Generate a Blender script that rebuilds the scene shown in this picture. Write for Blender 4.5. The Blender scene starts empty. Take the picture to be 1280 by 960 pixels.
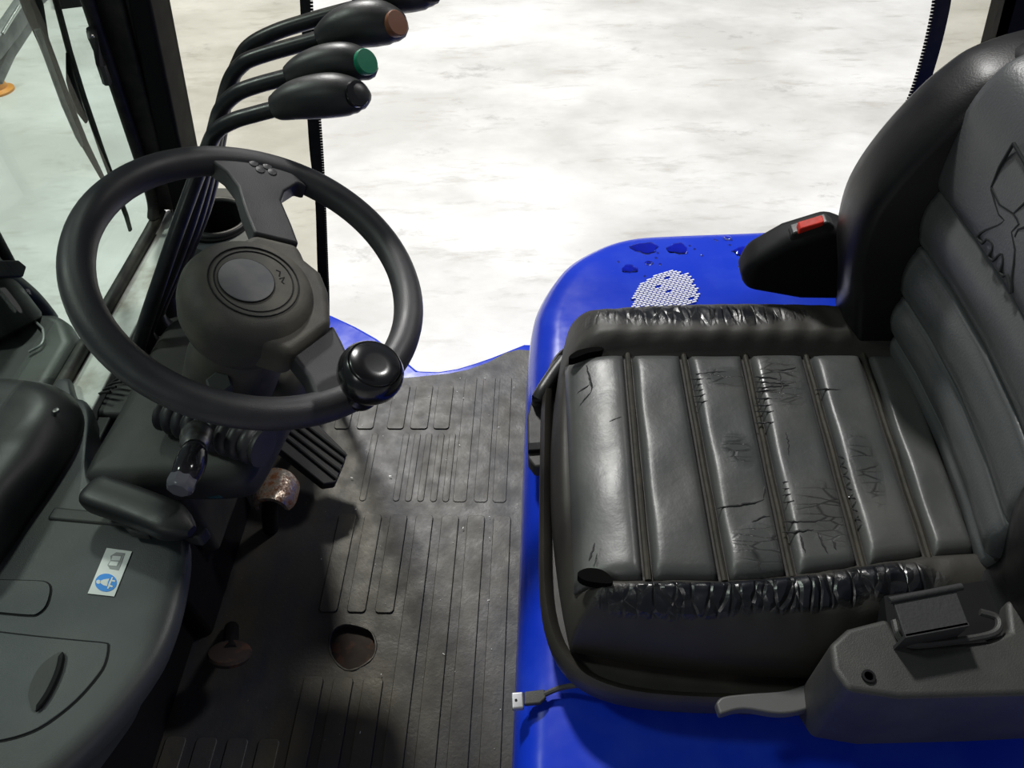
import bpy, bmesh, math, random
import numpy as np
from mathutils import Vector, Matrix
random.seed(4)
sc = bpy.context.scene
COL = sc.collection

# ------------------------------------------------------------------ camera
F = 960.0
Yd = np.array([50., -1060., F]); Nd = np.array([43., 871., F])
Yd /= np.linalg.norm(Yd); Nd = Nd - Yd * (Nd @ Yd); Nd /= np.linalg.norm(Nd)
Zd = -Nd; Xd = np.cross(Yd, Zd)
R = np.array([Xd, Yd, Zd])            # camera (x right, y down, z forward) -> world
CAM = np.array([0., 0., 1.22])
cam = bpy.data.cameras.new('camera'); co = bpy.data.objects.new('camera', cam); COL.objects.link(co)
cam.sensor_width = 36; cam.lens = 36 * F / 1280; cam.clip_start = 0.02
rm = Matrix([[R[i][0], -R[i][1], -R[i][2]] for i in range(3)])
co.matrix_world = Matrix.Translation(Vector(CAM)) @ rm.to_4x4()
sc.camera = co

# ------------------------------------------------------------------ light
w = bpy.data.worlds.new('world'); sc.world = w; w.use_nodes = True
w.node_tree.nodes['Background'].inputs[0].default_value = (0.80, 0.86, 1.0, 1)
w.node_tree.nodes['Background'].inputs[1].default_value = 0.15
def lamp(name, loc, target, size, power, col=(1, .985, .955)):
    l = bpy.data.lights.new(name, 'AREA'); l.energy = power; l.size = size; l.color = col; l.shape = 'DISK'
    o = bpy.data.objects.new(name, l); COL.objects.link(o); o.location = loc
    o.rotation_euler = (Vector(target) - Vector(loc)).to_track_quat('-Z', 'Y').to_euler(); return o
lamp('high_bay_lamp', (-1.6, 5.2, 6.0), (0, 2.2, 0), .7, 560)
lamp('high_bay_lamp', (-5.0, 1.5, 6.0), (-2, 1.5, 0), .9, 190)
lamp('high_bay_lamp', (-2.6, -3.4, 4.6), (0, 0.2, .3), 1.6, 35)
lamp('high_bay_lamp', (5.0, 3.4, 6.0), (1.6, 2.6, 0), .9, 230)
sc.view_settings.view_transform = 'Standard'; sc.view_settings.look = 'None'
sc.view_settings.gamma = 1; sc.view_settings.use_curve_mapping = False
sc.view_settings.exposure = 0.0

# ------------------------------------------------------------------ helpers
def ray(px, py):
    d = np.array([px - 640., py - 480., F]); return R @ (d / np.linalg.norm(d))
def plane(px, py, p, n):
    d = ray(px, py); p = np.array(p, float); n = np.array(n, float)
    return CAM + d * (((p - CAM) @ n) / (d @ n))
def atz(px, py, z): return plane(px, py, (0, 0, z), (0, 0, 1))
def aty(px, py, y): return plane(px, py, (0, y, 0), (0, 1, 0))
def atx(px, py, x): return plane(px, py, (x, 0, 0), (1, 0, 0))
def wloc(o):
    v = Vector((0, 0, 0))
    while o: v += Vector(o.location); o = o.parent
    return v
def mk(name, verts, faces, mat, parent=None, smooth=True, bevel=0, seg=3, sub=0, angle=40, fmats=None):
    me = bpy.data.meshes.new(name)
    V = np.array([tuple(v) for v in verts], float)
    c = np.array([(V[:, 0].min() + V[:, 0].max()) / 2, (V[:, 1].min() + V[:, 1].max()) / 2, V[:, 2].min()])
    me.from_pydata([tuple(v) for v in V - c], [], [tuple(f) for f in faces])
    bm = bmesh.new(); bm.from_mesh(me)
    bmesh.ops.recalc_face_normals(bm, faces=bm.faces); bm.to_mesh(me); bm.free()
    me.materials.append(mat)
    if smooth:
        me.shade_smooth(); me.set_sharp_from_angle(angle=math.radians(angle))
    o = bpy.data.objects.new(name, me); COL.objects.link(o)
    o.location = Vector(c) - (wloc(parent) if parent else Vector((0, 0, 0)))
    if parent: o.parent = parent
    if bevel:
        m = o.modifiers.new('bevel', 'BEVEL'); m.width = bevel; m.segments = seg; m.limit_method = 'ANGLE'; m.angle_limit = math.radians(35); m.harden_normals = False
        if smooth: me.shade_smooth(); 
        m2 = o.modifiers.new('wn', 'WEIGHTED_NORMAL'); m2.keep_sharp = False
        for e in me.edges: e.use_edge_sharp = False
    if sub:
        m = o.modifiers.new('sub', 'SUBSURF'); m.levels = sub; m.render_levels = sub
    return o
def tag(o, label, cat, group=None, kind=None):
    o['label'] = label; o['category'] = cat
    if group: o['group'] = group
    if kind: o['kind'] = kind
    return o
def thing(name, label, cat, loc=(0, 0, 0), group=None):
    o = bpy.data.objects.new(name, None); COL.objects.link(o); o.location = tuple(loc); o.empty_display_size = .02
    return tag(o, label, cat, group)
def struct(o): o['kind'] = 'structure'; return o
def plab(o, l): o['label'] = l; return o

def cr(pts, n=6, closed=False):
    P = [np.array(p, float) for p in pts]; out = []; L = len(P)
    rng = range(L) if closed else range(L - 1)
    for i in rng:
        p0 = P[(i - 1) % L] if (closed or i > 0) else 2 * P[0] - P[1]
        p1 = P[i]; p2 = P[(i + 1) % L]
        p3 = P[(i + 2) % L] if (closed or i + 2 < L) else 2 * P[-1] - P[-2]
        for k in range(n):
            t = k / n
            out.append(.5 * ((2 * p1) + (-p0 + p2) * t + (2 * p0 - 5 * p1 + 4 * p2 - p3) * t * t + (-p0 + 3 * p1 - 3 * p2 + p3) * t ** 3))
    if not closed: out.append(P[-1])
    return out
def ring(c, u, v, ru, rv, k=12, e=2.0):
    r = []
    for j in range(k):
        a = 2 * math.pi * j / k; ca, sa = math.cos(a), math.sin(a)
        r.append(c + u * ru * math.copysign(abs(ca) ** (2 / e), ca) + v * rv * math.copysign(abs(sa) ** (2 / e), sa))
    return r
def skin(rings, cap=True, closed=False):
    k = len(rings[0]); V = [p for r in rings for p in r]; Fc = []
    n = len(rings)
    for i in range(n if closed else n - 1):
        a = i * k; b = ((i + 1) % n) * k
        for j in range(k): Fc.append((a + j, a + (j + 1) % k, b + (j + 1) % k, b + j))
    if cap and not closed: Fc.append(tuple(range(k - 1, -1, -1))); Fc.append(tuple((n - 1) * k + j for j in range(k)))
    return V, Fc
def tube(pts, r, k=12, up=(0, 0, 1), closed=False, flat=1.0, e=2.0):
    P = [np.array(p, float) for p in pts]; n = len(P)
    rr = r if hasattr(r, '__len__') else [r] * n
    up = np.array(up, float); rings = []
    for i in range(n):
        t = (P[(i + 1) % n] - P[i - 1]) if closed else P[min(i + 1, n - 1)] - P[max(i - 1, 0)]
        t /= np.linalg.norm(t); u = np.cross(up, t)
        if np.linalg.norm(u) < 1e-3: u = np.cross((1, 0, 0), t)
        u /= np.linalg.norm(u); v = np.cross(t, u)
        rings.append(ring(P[i], u, v, rr[i], rr[i] * flat, k, e))
    return skin(rings, closed=closed)
def close(rings, kk=(.7, .35, .02)):
    c = np.mean(rings[-1], axis=0); last = rings[-1]
    return rings + [[c + (p - c) * k for p in last] for k in kk]
def prism(poly, vec):
    P = [np.array(p, float) for p in poly]; n = len(P); vec = np.array(vec, float)
    V = P + [p + vec for p in P]
    Fc = [tuple(range(n)), tuple(range(2 * n - 1, n - 1, -1))] + [(i, (i + 1) % n, n + (i + 1) % n, n + i) for i in range(n)]
    return V, Fc
def box(c, s, rot=None):
    V = []
    for x in (-.5, .5):
        for y in (-.5, .5):
            for z in (-.5, .5):
                p = np.array([x * s[0], y * s[1], z * s[2]])
                if rot is not None: p = np.array(rot @ Vector(p))
                V.append(p + np.array(c))
    return V, [(0, 1, 3, 2), (4, 6, 7, 5), (0, 4, 5, 1), (2, 3, 7, 6), (0, 2, 6, 4), (1, 5, 7, 3)]
def join(*vf):
    V = []; Fc = []
    for v, f in vf:
        n = len(V); V += list(v); Fc += [tuple(i + n for i in q) for q in f]
    return V, Fc
def revolve(c, n, prof, k=40, ref=(0, 1, 0)):
    c = np.array(c, float); n = np.array(n, float); n /= np.linalg.norm(n)
    u = np.cross(np.array(ref, float), n); u /= np.linalg.norm(u); v = np.cross(n, u)
    rings = [ring(c + n * h, u, v, max(r, 1e-4), max(r, 1e-4), k) for r, h in prof]
    return skin(rings)
def flat(polys, z, h):
    """2-D outlines (list of loops, inner loops are holes) -> solid slab from z-h to z"""
    cu = bpy.data.curves.new('t', 'CURVE'); cu.dimensions = '2D'; cu.fill_mode = 'BOTH'; cu.extrude = h / 2
    for pl in polys:
        s = cu.splines.new('POLY'); s.points.add(len(pl) - 1)
        for i, p in enumerate(pl): s.points[i].co = (p[0], p[1], 0, 1)
        s.use_cyclic_u = True
    ob = bpy.data.objects.new('t', cu); COL.objects.link(ob)
    bpy.context.view_layer.update()
    me = bpy.data.meshes.new_from_object(ob.evaluated_get(bpy.context.evaluated_depsgraph_get()))
    bm = bmesh.new(); bm.from_mesh(me); bmesh.ops.remove_doubles(bm, verts=bm.verts, dist=1e-6)
    V = [np.array(v.co) + np.array([0, 0, z - h / 2]) for v in bm.verts]; Fc = [tuple(v.index for v in f.verts) for f in bm.faces]
    bm.free(); bpy.data.objects.remove(ob); return V, Fc

# ------------------------------------------------------------------ materials
def base(name):
    m = bpy.data.materials.new(name); m.use_nodes = True; nt = m.node_tree
    return m, nt, nt.nodes['Principled BSDF']
def NN(nt, t, **k):
    n = nt.nodes.new(t)
    for a, b in k.items(): setattr(n, a, b)
    return n
def noise(nt, scale, detail=4, rough=.55, vec=None, stretch=None):
    g = NN(nt, 'ShaderNodeNewGeometry'); n = NN(nt, 'ShaderNodeTexNoise')
    n.inputs['Scale'].default_value = scale; n.inputs['Detail'].default_value = detail; n.inputs['Roughness'].default_value = rough
    if stretch:
        mp = NN(nt, 'ShaderNodeMapping'); mp.inputs['Scale'].default_value = stretch[:3]
        if len(stretch) > 3: mp.inputs['Rotation'].default_value = (0, 0, stretch[3])
        nt.links.new(g.outputs['Position'], mp.inputs[0]); nt.links.new(mp.outputs[0], n.inputs[0])
    else: nt.links.new(g.outputs['Position'], n.inputs[0])
    return n.outputs['Fac']
def ramp(nt, src, lo, hi, a=(0, 0, 0, 1), b=(1, 1, 1, 1)):
    r = NN(nt, 'ShaderNodeValToRGB'); nt.links.new(src, r.inputs[0])
    r.color_ramp.elements[0].position = lo; r.color_ramp.elements[1].position = hi
    r.color_ramp.elements[0].color = a; r.color_ramp.elements[1].color = b
    return r.outputs[0]
def mixc(nt, fac, a, b):
    m = NN(nt, 'ShaderNodeMix', data_type='RGBA')
    if hasattr(fac, 'is_linked'): nt.links.new(fac, m.inputs[0])
    else: m.inputs[0].default_value = fac
    for s, v in ((6, a), (7, b)):
        if hasattr(v, 'is_linked'): nt.links.new(v, m.inputs[s])
        else: m.inputs[s].default_value = (*v[:3], 1)
    return m.outputs[2]
def math_(nt, op, a, b=None, clamp=False):
    m = NN(nt, 'ShaderNodeMath', operation=op); m.use_clamp = clamp
    for i, v in enumerate((a, b)):
        if v is None: continue
        if hasattr(v, 'is_linked'): nt.links.new(v, m.inputs[i])
        else: m.inputs[i].default_value = v
    return m.outputs[0]
def bump(nt, p, h, s, dist=.01, prev=None):
    b = NN(nt, 'ShaderNodeBump'); b.inputs['Strength'].default_value = s; b.inputs['Distance'].default_value = dist
    nt.links.new(h, b.inputs['Height'])
    if prev is not None: nt.links.new(prev, b.inputs['Normal'])
    nt.links.new(b.outputs[0], p.inputs['Normal']); return b.outputs[0]
def plastic(name, c, c2=None, rough=.5, sc1=14, lo=.4, hi=.65, grain=0, gs=900, met=0, spec=.5, rv=.12, coat=0):
    m, nt, p = base(name)
    if c2:
        nt.links.new(mixc(nt, ramp(nt, noise(nt, sc1, 6), lo, hi), c, c2), p.inputs['Base Color'])
    else: p.inputs['Base Color'].default_value = (*c, 1)
    if rv:
        r = math_(nt, 'MULTIPLY_ADD', noise(nt, sc1 * 2.3, 5), rv * 2)
        r.node.inputs[2].default_value = rough - rv; nt.links.new(r, p.inputs['Roughness'])
    else: p.inputs['Roughness'].default_value = rough
    p.inputs['Metallic'].default_value = met; p.inputs['Specular IOR Level'].default_value = spec
    p.inputs['Coat Weight'].default_value = coat; p.inputs['Coat Roughness'].default_value = .06
    if grain: bump(nt, p, noise(nt, gs, 2), grain, .0006)
    return m
M = {}
M['wheel'] = plastic('steering wheel rubber', (.022, .022, .026), (.035, .034, .036), .47, 20, grain=.35)
M['hub'] = plastic('dusty hub plastic', (.040, .038, .033), (.078, .072, .056), .66, 22, grain=.5)
M['disc'] = plastic('grey horn disc', (.075, .078, .085), (.10, .10, .10), .5, 60)
M['knob'] = plastic('polished black knob', (.006, .006, .007), None, .22, coat=.15, rv=.05)
M['black'] = plastic('black plastic', (.010, .010, .011), (.018, .018, .018), .45, 18, grain=.2)
M['matte'] = plastic('matte black paint', (.005, .005, .006), None, .65, spec=.2)
M['rod'] = plastic('black painted rod', (.008, .009, .011), (.02, .02, .02), .35, 60)
M['grip'] = plastic('grey black grip', (.022, .023, .024), (.034, .034, .033), .4, 40, grain=.25)
M['dash'] = plastic('dark grey dash plastic', (.036, .042, .046), (.050, .053, .050), .5, 7, grain=.4)
M['cowl'] = plastic('cowl plastic', (.022, .023, .023), (.045, .043, .034), .55, 9, .45, .7, grain=.4)
M['sill'] = plastic('worn pale sill paint', (.72, .74, .69), (.30, .28, .22), .5, 16, .5, .75)
M['pillar'] = plastic('grey brown pillar', (.045, .046, .042), (.07, .065, .055), .4, 9)
M['rubber'] = plastic('window rubber', (.008, .008, .007), (.03, .028, .02), .6, 40)
M['chrome'] = plastic('bare metal trim', (.6, .6, .58), None, .25, met=1, rv=.05)
M['steel'] = plastic('dull steel', (.25, .25, .25), (.12, .11, .1), .35, 80, met=.9)
M['red'] = plastic('red button plastic', (.50, .02, .01), (.36, .02, .01), .55, 60, spec=.2)
M['green'] = plastic('green cap', (.005, .19, .10), None, .45)
M['brown'] = plastic('faded orange cap', (.20, .075, .035), None, .5)
M['white'] = plastic('white sticker and lamp reflection', (.75, .76, .74), None, .4)
M['stblue'] = plastic('sticker blue', (.03, .27, .80), None, .4)
M['stgrey'] = plastic('sticker grey', (.30, .30, .30), None, .4)
M['teal'] = plastic('teal connector', (.03, .10, .12), None, .3)
M['rest'] = plastic('dark grey textured plastic', (.028, .028, .027), (.04, .039, .036), .55, 18, grain=.5)
M['shell'] = plastic('black vinyl', (.004, .004, .005), (.008, .008, .008), .42, 12, grain=.25, gs=500, spec=.35)
M['back'] = plastic('grey vinyl backrest', (.068, .073, .076), (.080, .084, .084), .42, 9, grain=.5, gs=420)
M['lampy'] = plastic('orange paint', (.65, .25, .02), None, .4)
M['lampblack'] = plastic('sooty housing', (.006, .008, .0075), None, .55)
M['mast'] = plastic('grey mast paint', (.10, .11, .11), (.2, .2, .2), .4, 30)
M['web'] = plastic('seat belt webbing', (.018, .018, .019), None, .75, grain=.8, gs=300)

def floor_mat():
    m, nt, p = base('pale polished concrete')
    a = ramp(nt, noise(nt, .9, 8, .62, stretch=(1, 1.6, 1, .5)), .38, .72)
    c = mixc(nt, a, (.52, .515, .49), (.82, .82, .81))
    b = ramp(nt, noise(nt, 4.5, 9, .7, stretch=(.6, 2.2, 1, -.6)), .54, .72)
    c = mixc(nt, math_(nt, 'MULTIPLY', b, .65), c, (.36, .34, .30))
    d = ramp(nt, noise(nt, 2.2, 10, .75, stretch=(1, 1.8, 1, .9)), .60, .68)
    c = mixc(nt, math_(nt, 'MULTIPLY', d, .5), c, (.30, .29, .27))
    nt.links.new(c, p.inputs['Base Color']); p.inputs['Roughness'].default_value = .45
    nt.links.new(math_(nt, 'MULTIPLY_ADD', noise(nt, 6, 6), .4), p.inputs['Roughness'])
    p.inputs['Roughness'].links[0].from_node.inputs[2].default_value = .22
    bump(nt, p, noise(nt, 30, 8, .7), .15, .003); return m
M['concrete'] = floor_mat()
def blue_mat():
    m, nt, p = base('blue hood plastic')
    c = mixc(nt, ramp(nt, noise(nt, 9, 8, .6), .5, .8), (.006, .032, .46), (.02, .055, .50))
    s = ramp(nt, noise(nt, 120, 4, .8, stretch=(.2, 2, 1, .4)), .72, .76)
    c = mixc(nt, math_(nt, 'MULTIPLY', s, .25), c, (.2, .25, .6))
    nt.links.new(c, p.inputs['Base Color'])
    r = math_(nt, 'MULTIPLY_ADD', noise(nt, 14, 6), .25); r.node.inputs[2].default_value = .10; nt.links.new(r, p.inputs['Roughness'])
    p.inputs['Specular IOR Level'].default_value = .5
    bump(nt, p, noise(nt, 9, 3), .12, .01); return m
M['blue'] = blue_mat()
def rub_mat(name, c0, c1):
    m, nt, p = base(name)
    c = mixc(nt, ramp(nt, noise(nt, 5, 7, .6, stretch=(1.6, .8, 1)), .40, .62), c0, c1)
    c = mixc(nt, math_(nt, 'MULTIPLY', ramp(nt, noise(nt, 38, 6, .7), .45, .7), .5), c, (.028, .029, .032))
    s = ramp(nt, noise(nt, 260, 2, .5), .74, .78)
    c = mixc(nt, math_(nt, 'MULTIPLY', s, .4), c, (.3, .28, .24))
    nt.links.new(c, p.inputs['Base Color'])
    r = math_(nt, 'MULTIPLY_ADD', noise(nt, 30, 6), .4); r.node.inputs[2].default_value = .32; nt.links.new(r, p.inputs['Roughness'])
    bump(nt, p, noise(nt, 160, 5, .6), .25, .002); return m
M['mat'] = rub_mat('worn rubber mat', (.020, .021, .027), (.042, .037, .026))
M['rib'] = rub_mat('worn rubber ribs', (.029, .029, .032), (.058, .052, .036))
def rust_mat():
    m, nt, p = base('rusty worn steel')
    f = ramp(nt, noise(nt, 90, 8, .7), .42, .6)
    nt.links.new(mixc(nt, f, (.16, .06, .02), (.55, .48, .40)), p.inputs['Base Color'])
    nt.links.new(f, p.inputs['Metallic']); p.inputs['Roughness'].default_value = .28
    bump(nt, p, noise(nt, 200, 5), .5, .002); return m
M['rust'] = rust_mat()
M['rusthole'] = plastic('rusty floor plate', (.018, .010, .007), (.08, .028, .012), .8, 30, .55, .7)
def clear_mat(name, tint, gl, rough=.02):
    m = bpy.data.materials.new(name); m.use_nodes = True; nt = m.node_tree; nt.nodes.clear()
    o = NN(nt, 'ShaderNodeOutputMaterial'); t = NN(nt, 'ShaderNodeBsdfTransparent'); g = NN(nt, 'ShaderNodeBsdfGlossy')
    t.inputs[0].default_value = (*tint, 1); g.inputs['Roughness'].default_value = rough
    fr = NN(nt, 'ShaderNodeLayerWeight'); fr.inputs[0].default_value = .5
    sch = math_(nt, 'MULTIPLY_ADD', math_(nt, 'POWER', fr.outputs['Facing'], 5.0), .96); sch.node.inputs[2].default_value = .03; mx = NN(nt, 'ShaderNodeMixShader')
    nt.links.new(math_(nt, 'MULTIPLY', sch, gl), mx.inputs[0]); nt.links.new(t.outputs[0], mx.inputs[1]); nt.links.new(g.outputs[0], mx.inputs[2])
    nt.links.new(mx.outputs[0], o.inputs[0]); return m
M['glass'] = clear_mat('green tinted windshield glass', (.80, .87, .83), 1.0)
M['pvc'] = clear_mat('clear pvc curtain', (.86, .85, .80), .5, .08)
M['smoke'] = plastic('smoky translucent plastic', (.05, .045, .055), None, .12, rv=.04)
M['smoke'].node_tree.nodes['Principled BSDF'].inputs['Transmission Weight'].default_value = .6
def water():
    m, nt, p = base('water'); p.inputs['Base Color'].default_value = (.35, .45, .9, 1); p.inputs['Transmission Weight'].default_value = 1
    p.inputs['Roughness'].default_value = .0; p.inputs['IOR'].default_value = 1.33; return m
M['water'] = water()

def blob(nt, pos, rad, soft=.5):
    """soft mask: 1 near a point of the seat, 0 beyond rad"""
    g = NN(nt, 'ShaderNodeNewGeometry'); d = NN(nt, 'ShaderNodeVectorMath', operation='SUBTRACT')
    nt.links.new(g.outputs['Position'], d.inputs[0]); d.inputs[1].default_value = tuple(pos)
    s = NN(nt, 'ShaderNodeVectorMath', operation='DIVIDE'); nt.links.new(d.outputs[0], s.inputs[0]); s.inputs[1].default_value = tuple(rad)
    l = NN(nt, 'ShaderNodeVectorMath', operation='LENGTH'); nt.links.new(s.outputs[0], l.inputs[0])
    nz = math_(nt, 'MULTIPLY', noise(nt, 60, 4), .6)
    v = math_(nt, 'ADD', l.outputs['Value'], nz)
    r = NN(nt, 'ShaderNodeMapRange'); nt.links.new(v, r.inputs[0])
    r.inputs[1].default_value = 1.3; r.inputs[2].default_value = 1.3 - soft; r.inputs[3].default_value = 0; r.inputs[4].default_value = 1
    return r.outputs[0]
def addm(nt, L):
    a = L[0]
    for b in L[1:]: a = math_(nt, 'MAXIMUM', a, b)
    return a
def vinyl(name, c0, c1, spots, rough, crackdir, wet=(.006, .007, .010), wetr=.08, wetmix=1.0, cr_s=.8, cscale=55, ew=.16, cd=.003):
    m, nt, p = base(name)
    msk = addm(nt, [blob(nt, a, b, c) for a, b, c in spots])
    c = mixc(nt, ramp(nt, noise(nt, 8, 6), .4, .65), c0, c1)
    g = NN(nt, 'ShaderNodeNewGeometry'); mp = NN(nt, 'ShaderNodeMapping'); mp.inputs['Scale'].default_value = crackdir
    vv = NN(nt, 'ShaderNodeVectorMath', operation='ADD'); nn = NN(nt, 'ShaderNodeTexNoise'); nn.inputs['Scale'].default_value = 30
    nt.links.new(g.outputs['Position'], nn.inputs[0]); sc_ = NN(nt, 'ShaderNodeVectorMath', operation='SCALE'); sc_.inputs['Scale'].default_value = .008
    nt.links.new(nn.outputs['Color'], sc_.inputs[0]); nt.links.new(g.outputs['Position'], vv.inputs[0]); nt.links.new(sc_.outputs[0], vv.inputs[1])
    nt.links.new(vv.outputs[0], mp.inputs[0])
    vo = NN(nt, 'ShaderNodeTexVoronoi', feature='DISTANCE_TO_EDGE'); vo.inputs['Scale'].default_value = cscale; nt.links.new(mp.outputs[0], vo.inputs[0])
    e = ramp(nt, vo.outputs['Distance'], 0.0, ew)
    inv = math_(nt, 'SUBTRACT', 1.0, e)
    crack = math_(nt, 'MULTIPLY', inv, msk)
    if wetmix: c = mixc(nt, math_(nt, 'MULTIPLY', msk, wetmix), c, wet)
    nt.links.new(mixc(nt, math_(nt, 'MULTIPLY', crack, .75), c, (.006, .006, .006)), p.inputs['Base Color'])
    rr = math_(nt, 'MULTIPLY_ADD', noise(nt, 24, 5), .2); rr.node.inputs[2].default_value = rough - .1
    mr = NN(nt, 'ShaderNodeMix', data_type='FLOAT'); nt.links.new(msk, mr.inputs[0]); nt.links.new(rr, mr.inputs[2]); mr.inputs[3].default_value = wetr
    nt.links.new(mr.outputs[0], p.inputs['Roughness'])
    b = bump(nt, p, noise(nt, 500, 2), .15, .0005)
    b = bump(nt, p, noise(nt, 22, 4), .12, .01, b)
    bump(nt, p, math_(nt, 'MULTIPLY', e, msk), cr_s, cd, b)
    return m

# ================================================================== STRUCTURE
V, Fc = flat([[(-14, -10), (14, -10), (14, 18), (-14, 18)]], -.55, .1)
struct(mk('floor', V, Fc, M['concrete'], smooth=False))

# ================================================================== BLUE BODY
# chassis step under the mat
stp = [(-.95, 1.30), (-.60, 1.33)] + [tuple(atz(x, y, -.01)[:2]) for x, y in [(413, 393), (445, 408), (470, 422), (498, 443), (522, 463), (548, 464), (572, 460), (595, 453), (615, 446), (655, 430)]] + [(.3, 1.23), (.3, -.16), (-.95, -.16)]
ch = thing('chassis_step', 'blue painted forklift floor step curving beyond the rubber mat', 'step', (-.3, .5, -.5))
V, Fc = flat([stp], -.008, .22); mk('step_panel', V, Fc, M['blue'], ch, bevel=.008)
V, Fc = box((-.05, .52, -.39), (1.5, .95, .30)); mk('frame_rail', V, Fc, M['matte'], ch, bevel=.01)

hz = .33
def roundpoly(pts, n=5): return [tuple(p) for p in cr(pts, n, True)]
outer = [(-.043, .05), (-.043, .2), (-.042, .4), (-.041, .6), (-.040, .80)] + [tuple(atz(x, y, .30)[:2]) for x, y in [(659, 430), (668, 385), (697, 340), (735, 315), (775, 301), (830, 296), (920, 292), (1010, 288)]] + [(.8, 1.25), (1.15, 1.24), (1.3, 1.15), (1.34, .9), (1.34, .4), (1.3, .1), (1.1, .03), (.7, .0), (.3, -.02), (.08, -.03), (-.01, -.01)]
def inset(pl, d):
    P = [np.array(p, float) for p in pl]; n = len(P); out = []
    A = sum(P[i][0] * P[(i + 1) % n][1] - P[(i + 1) % n][0] * P[i][1] for i in range(n))
    sgn = 1 if A > 0 else -1
    for i in range(n):
        t = P[(i + 1) % n] - P[i - 1]; t = t / np.linalg.norm(t)
        out.append(P[i] + sgn * np.array([-t[1], t[0]]) * d)
    return out
def rinset(pl, d):   # shrink towards the middle, never folds
    P = [np.array(p, float)[:2] for p in pl]; c = np.mean(P, axis=0)
    return [c + (p - c) * (1 - d / np.linalg.norm(p - c)) for p in P]
oc = [np.array(p) for p in cr(outer, 5, True)]
rings = []
for z, d in [(-.40, .012), (.0, .006), (.10, .002), (.22, 0), (.265, .002), (.292, .007), (.312, .018), (.324, .033), (.329, .05), (.331, .062)]:
    rings.append([np.array([*q, z]) for q in rinset(oc, d)])
hood = thing('engine_hood', 'glossy blue moulded engine hood carrying the driver seat', 'engine hood', (.6, .6, -.4))
V, Fc = skin(close(rings)); mk('hood_shell', V, Fc, M['blue'], hood, angle=60)
# lamp reflection on the hood, modelled as little raised white bars
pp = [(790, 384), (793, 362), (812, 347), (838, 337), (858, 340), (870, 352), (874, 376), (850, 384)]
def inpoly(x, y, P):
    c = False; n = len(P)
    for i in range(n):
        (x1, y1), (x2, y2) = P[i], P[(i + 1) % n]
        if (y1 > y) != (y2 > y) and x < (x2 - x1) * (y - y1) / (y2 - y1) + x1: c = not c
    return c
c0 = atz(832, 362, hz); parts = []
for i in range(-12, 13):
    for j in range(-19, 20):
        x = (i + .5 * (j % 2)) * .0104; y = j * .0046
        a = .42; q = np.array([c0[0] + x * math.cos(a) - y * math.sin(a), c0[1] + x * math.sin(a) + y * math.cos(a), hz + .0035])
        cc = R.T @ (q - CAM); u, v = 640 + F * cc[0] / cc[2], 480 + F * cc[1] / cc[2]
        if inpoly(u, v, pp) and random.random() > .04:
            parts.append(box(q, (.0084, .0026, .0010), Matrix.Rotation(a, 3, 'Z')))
V, Fc = join(*parts); o = mk('lamp_reflection', V, Fc, M['white'], hood, smooth=False); o['kind'] = 'stuff'; plab(o, 'white patch of small slanted bars imitating a lamp reflection')

# ================================================================== MAT
def px(l, z=0.006): return [tuple(atz(x, y, z)[:2]) for x, y in l]
mout = [(-.70, .02), (-.70, 1.10), (-.52, 1.135)] + px([(440, 478), (470, 475), (520, 471), (560, 467), (585, 462), (610, 453), (632, 441), (648, 437)]) + [(-.030, 1.20), (-.030, .02)]
hole = px([(412, 800), (418, 786), (432, 780), (450, 783), (464, 790), (470, 806), (466, 822), (450, 834), (436, 838), (424, 832), (414, 818)])
hole = [tuple(p) for p in cr(hole, 3, True)]
mat = thing('floor_mat', 'worn black rubber floor mat with lengthwise ribs and torn hole', 'floor mat', (-.35, .6, 0))
V, Fc = flat([mout, hole], .006, .012); mk('mat_sheet', V, Fc, M['mat'], mat, smooth=False)
V, Fc = flat([[(x * 1.2 + .6 * 0, y) for x, y in []] or inset(hole, -.01)], -.0055, .002); mk('floor_plate', V, Fc, M['rusthole'], mat, smooth=False)
V, Fc = tube([np.array([*p, .0062]) for p in hole], [.001 + .0016 * random.random() for _ in hole], 6, closed=True); plab(mk('torn_edge', V, Fc, M['mat'], mat), 'ragged rim of the hole')
def rib(x0, x1, y0, y1, h=.0035, r=.006, m='rib', skew=0.):
    pts = []
    r = min(r, (x1 - x0) * .45)
    for cx, cy, a0 in ((x1 - r, y1 - r, 0), (x0 + r, y1 - r, 90), (x0 + r, y0 + r, 180), (x1 - r, y0 + r, 270)):
        for k in range(3):
            a = math.radians(a0 + k * 45); pts.append((cx + r * math.cos(a), cy + r * math.sin(a)))
    P = [np.array([x + skew * (y - y0), y, .006 + h]) for x, y in pts]
    V, Fc = prism(P, (0, 0, -h - .001)); return mk('rib', V, Fc, M[m], mat, bevel=.0012, seg=1)
for i, x in enumerate([-.085, -.133, -.181, -.229, -.277, -.325, -.373, -.421, -.469, -.517, -.565]):
    y1 = .77 if x > -.40 else .37; y0 = .04
    hx = [p[0] for p in hole]; hy = [p[1] for p in hole]
    if x + .016 > min(hx) - .004 and x - .016 < max(hx) + .004:
        rib(x - .016, x + .016, y0, min(hy) - .012); rib(x - .016, x + .016, max(hy) + .02, y1)
    else: rib(x - .016, x + .016, y0, y1)
for x0, x1 in ((417, 436), (445, 466), (483, 504), (512, 534), (541, 561)):
    a = atz(x0, 536, .008); b = atz(x1, 536, .008); rib(a[0], b[0], a[1], 1.095, .003)
for x in (575, 600, 622):
    a = atz(x, 560, .008); rib(a[0] - .004, a[0] + .022, .80, 1.12, .0018)
for x in (497, 512, 527, 543, 558, 500 - 44):
    a = atz(x, 600, .008); rib(a[0] - .004, a[0] + .009, .80, .965, .0018)
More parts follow.
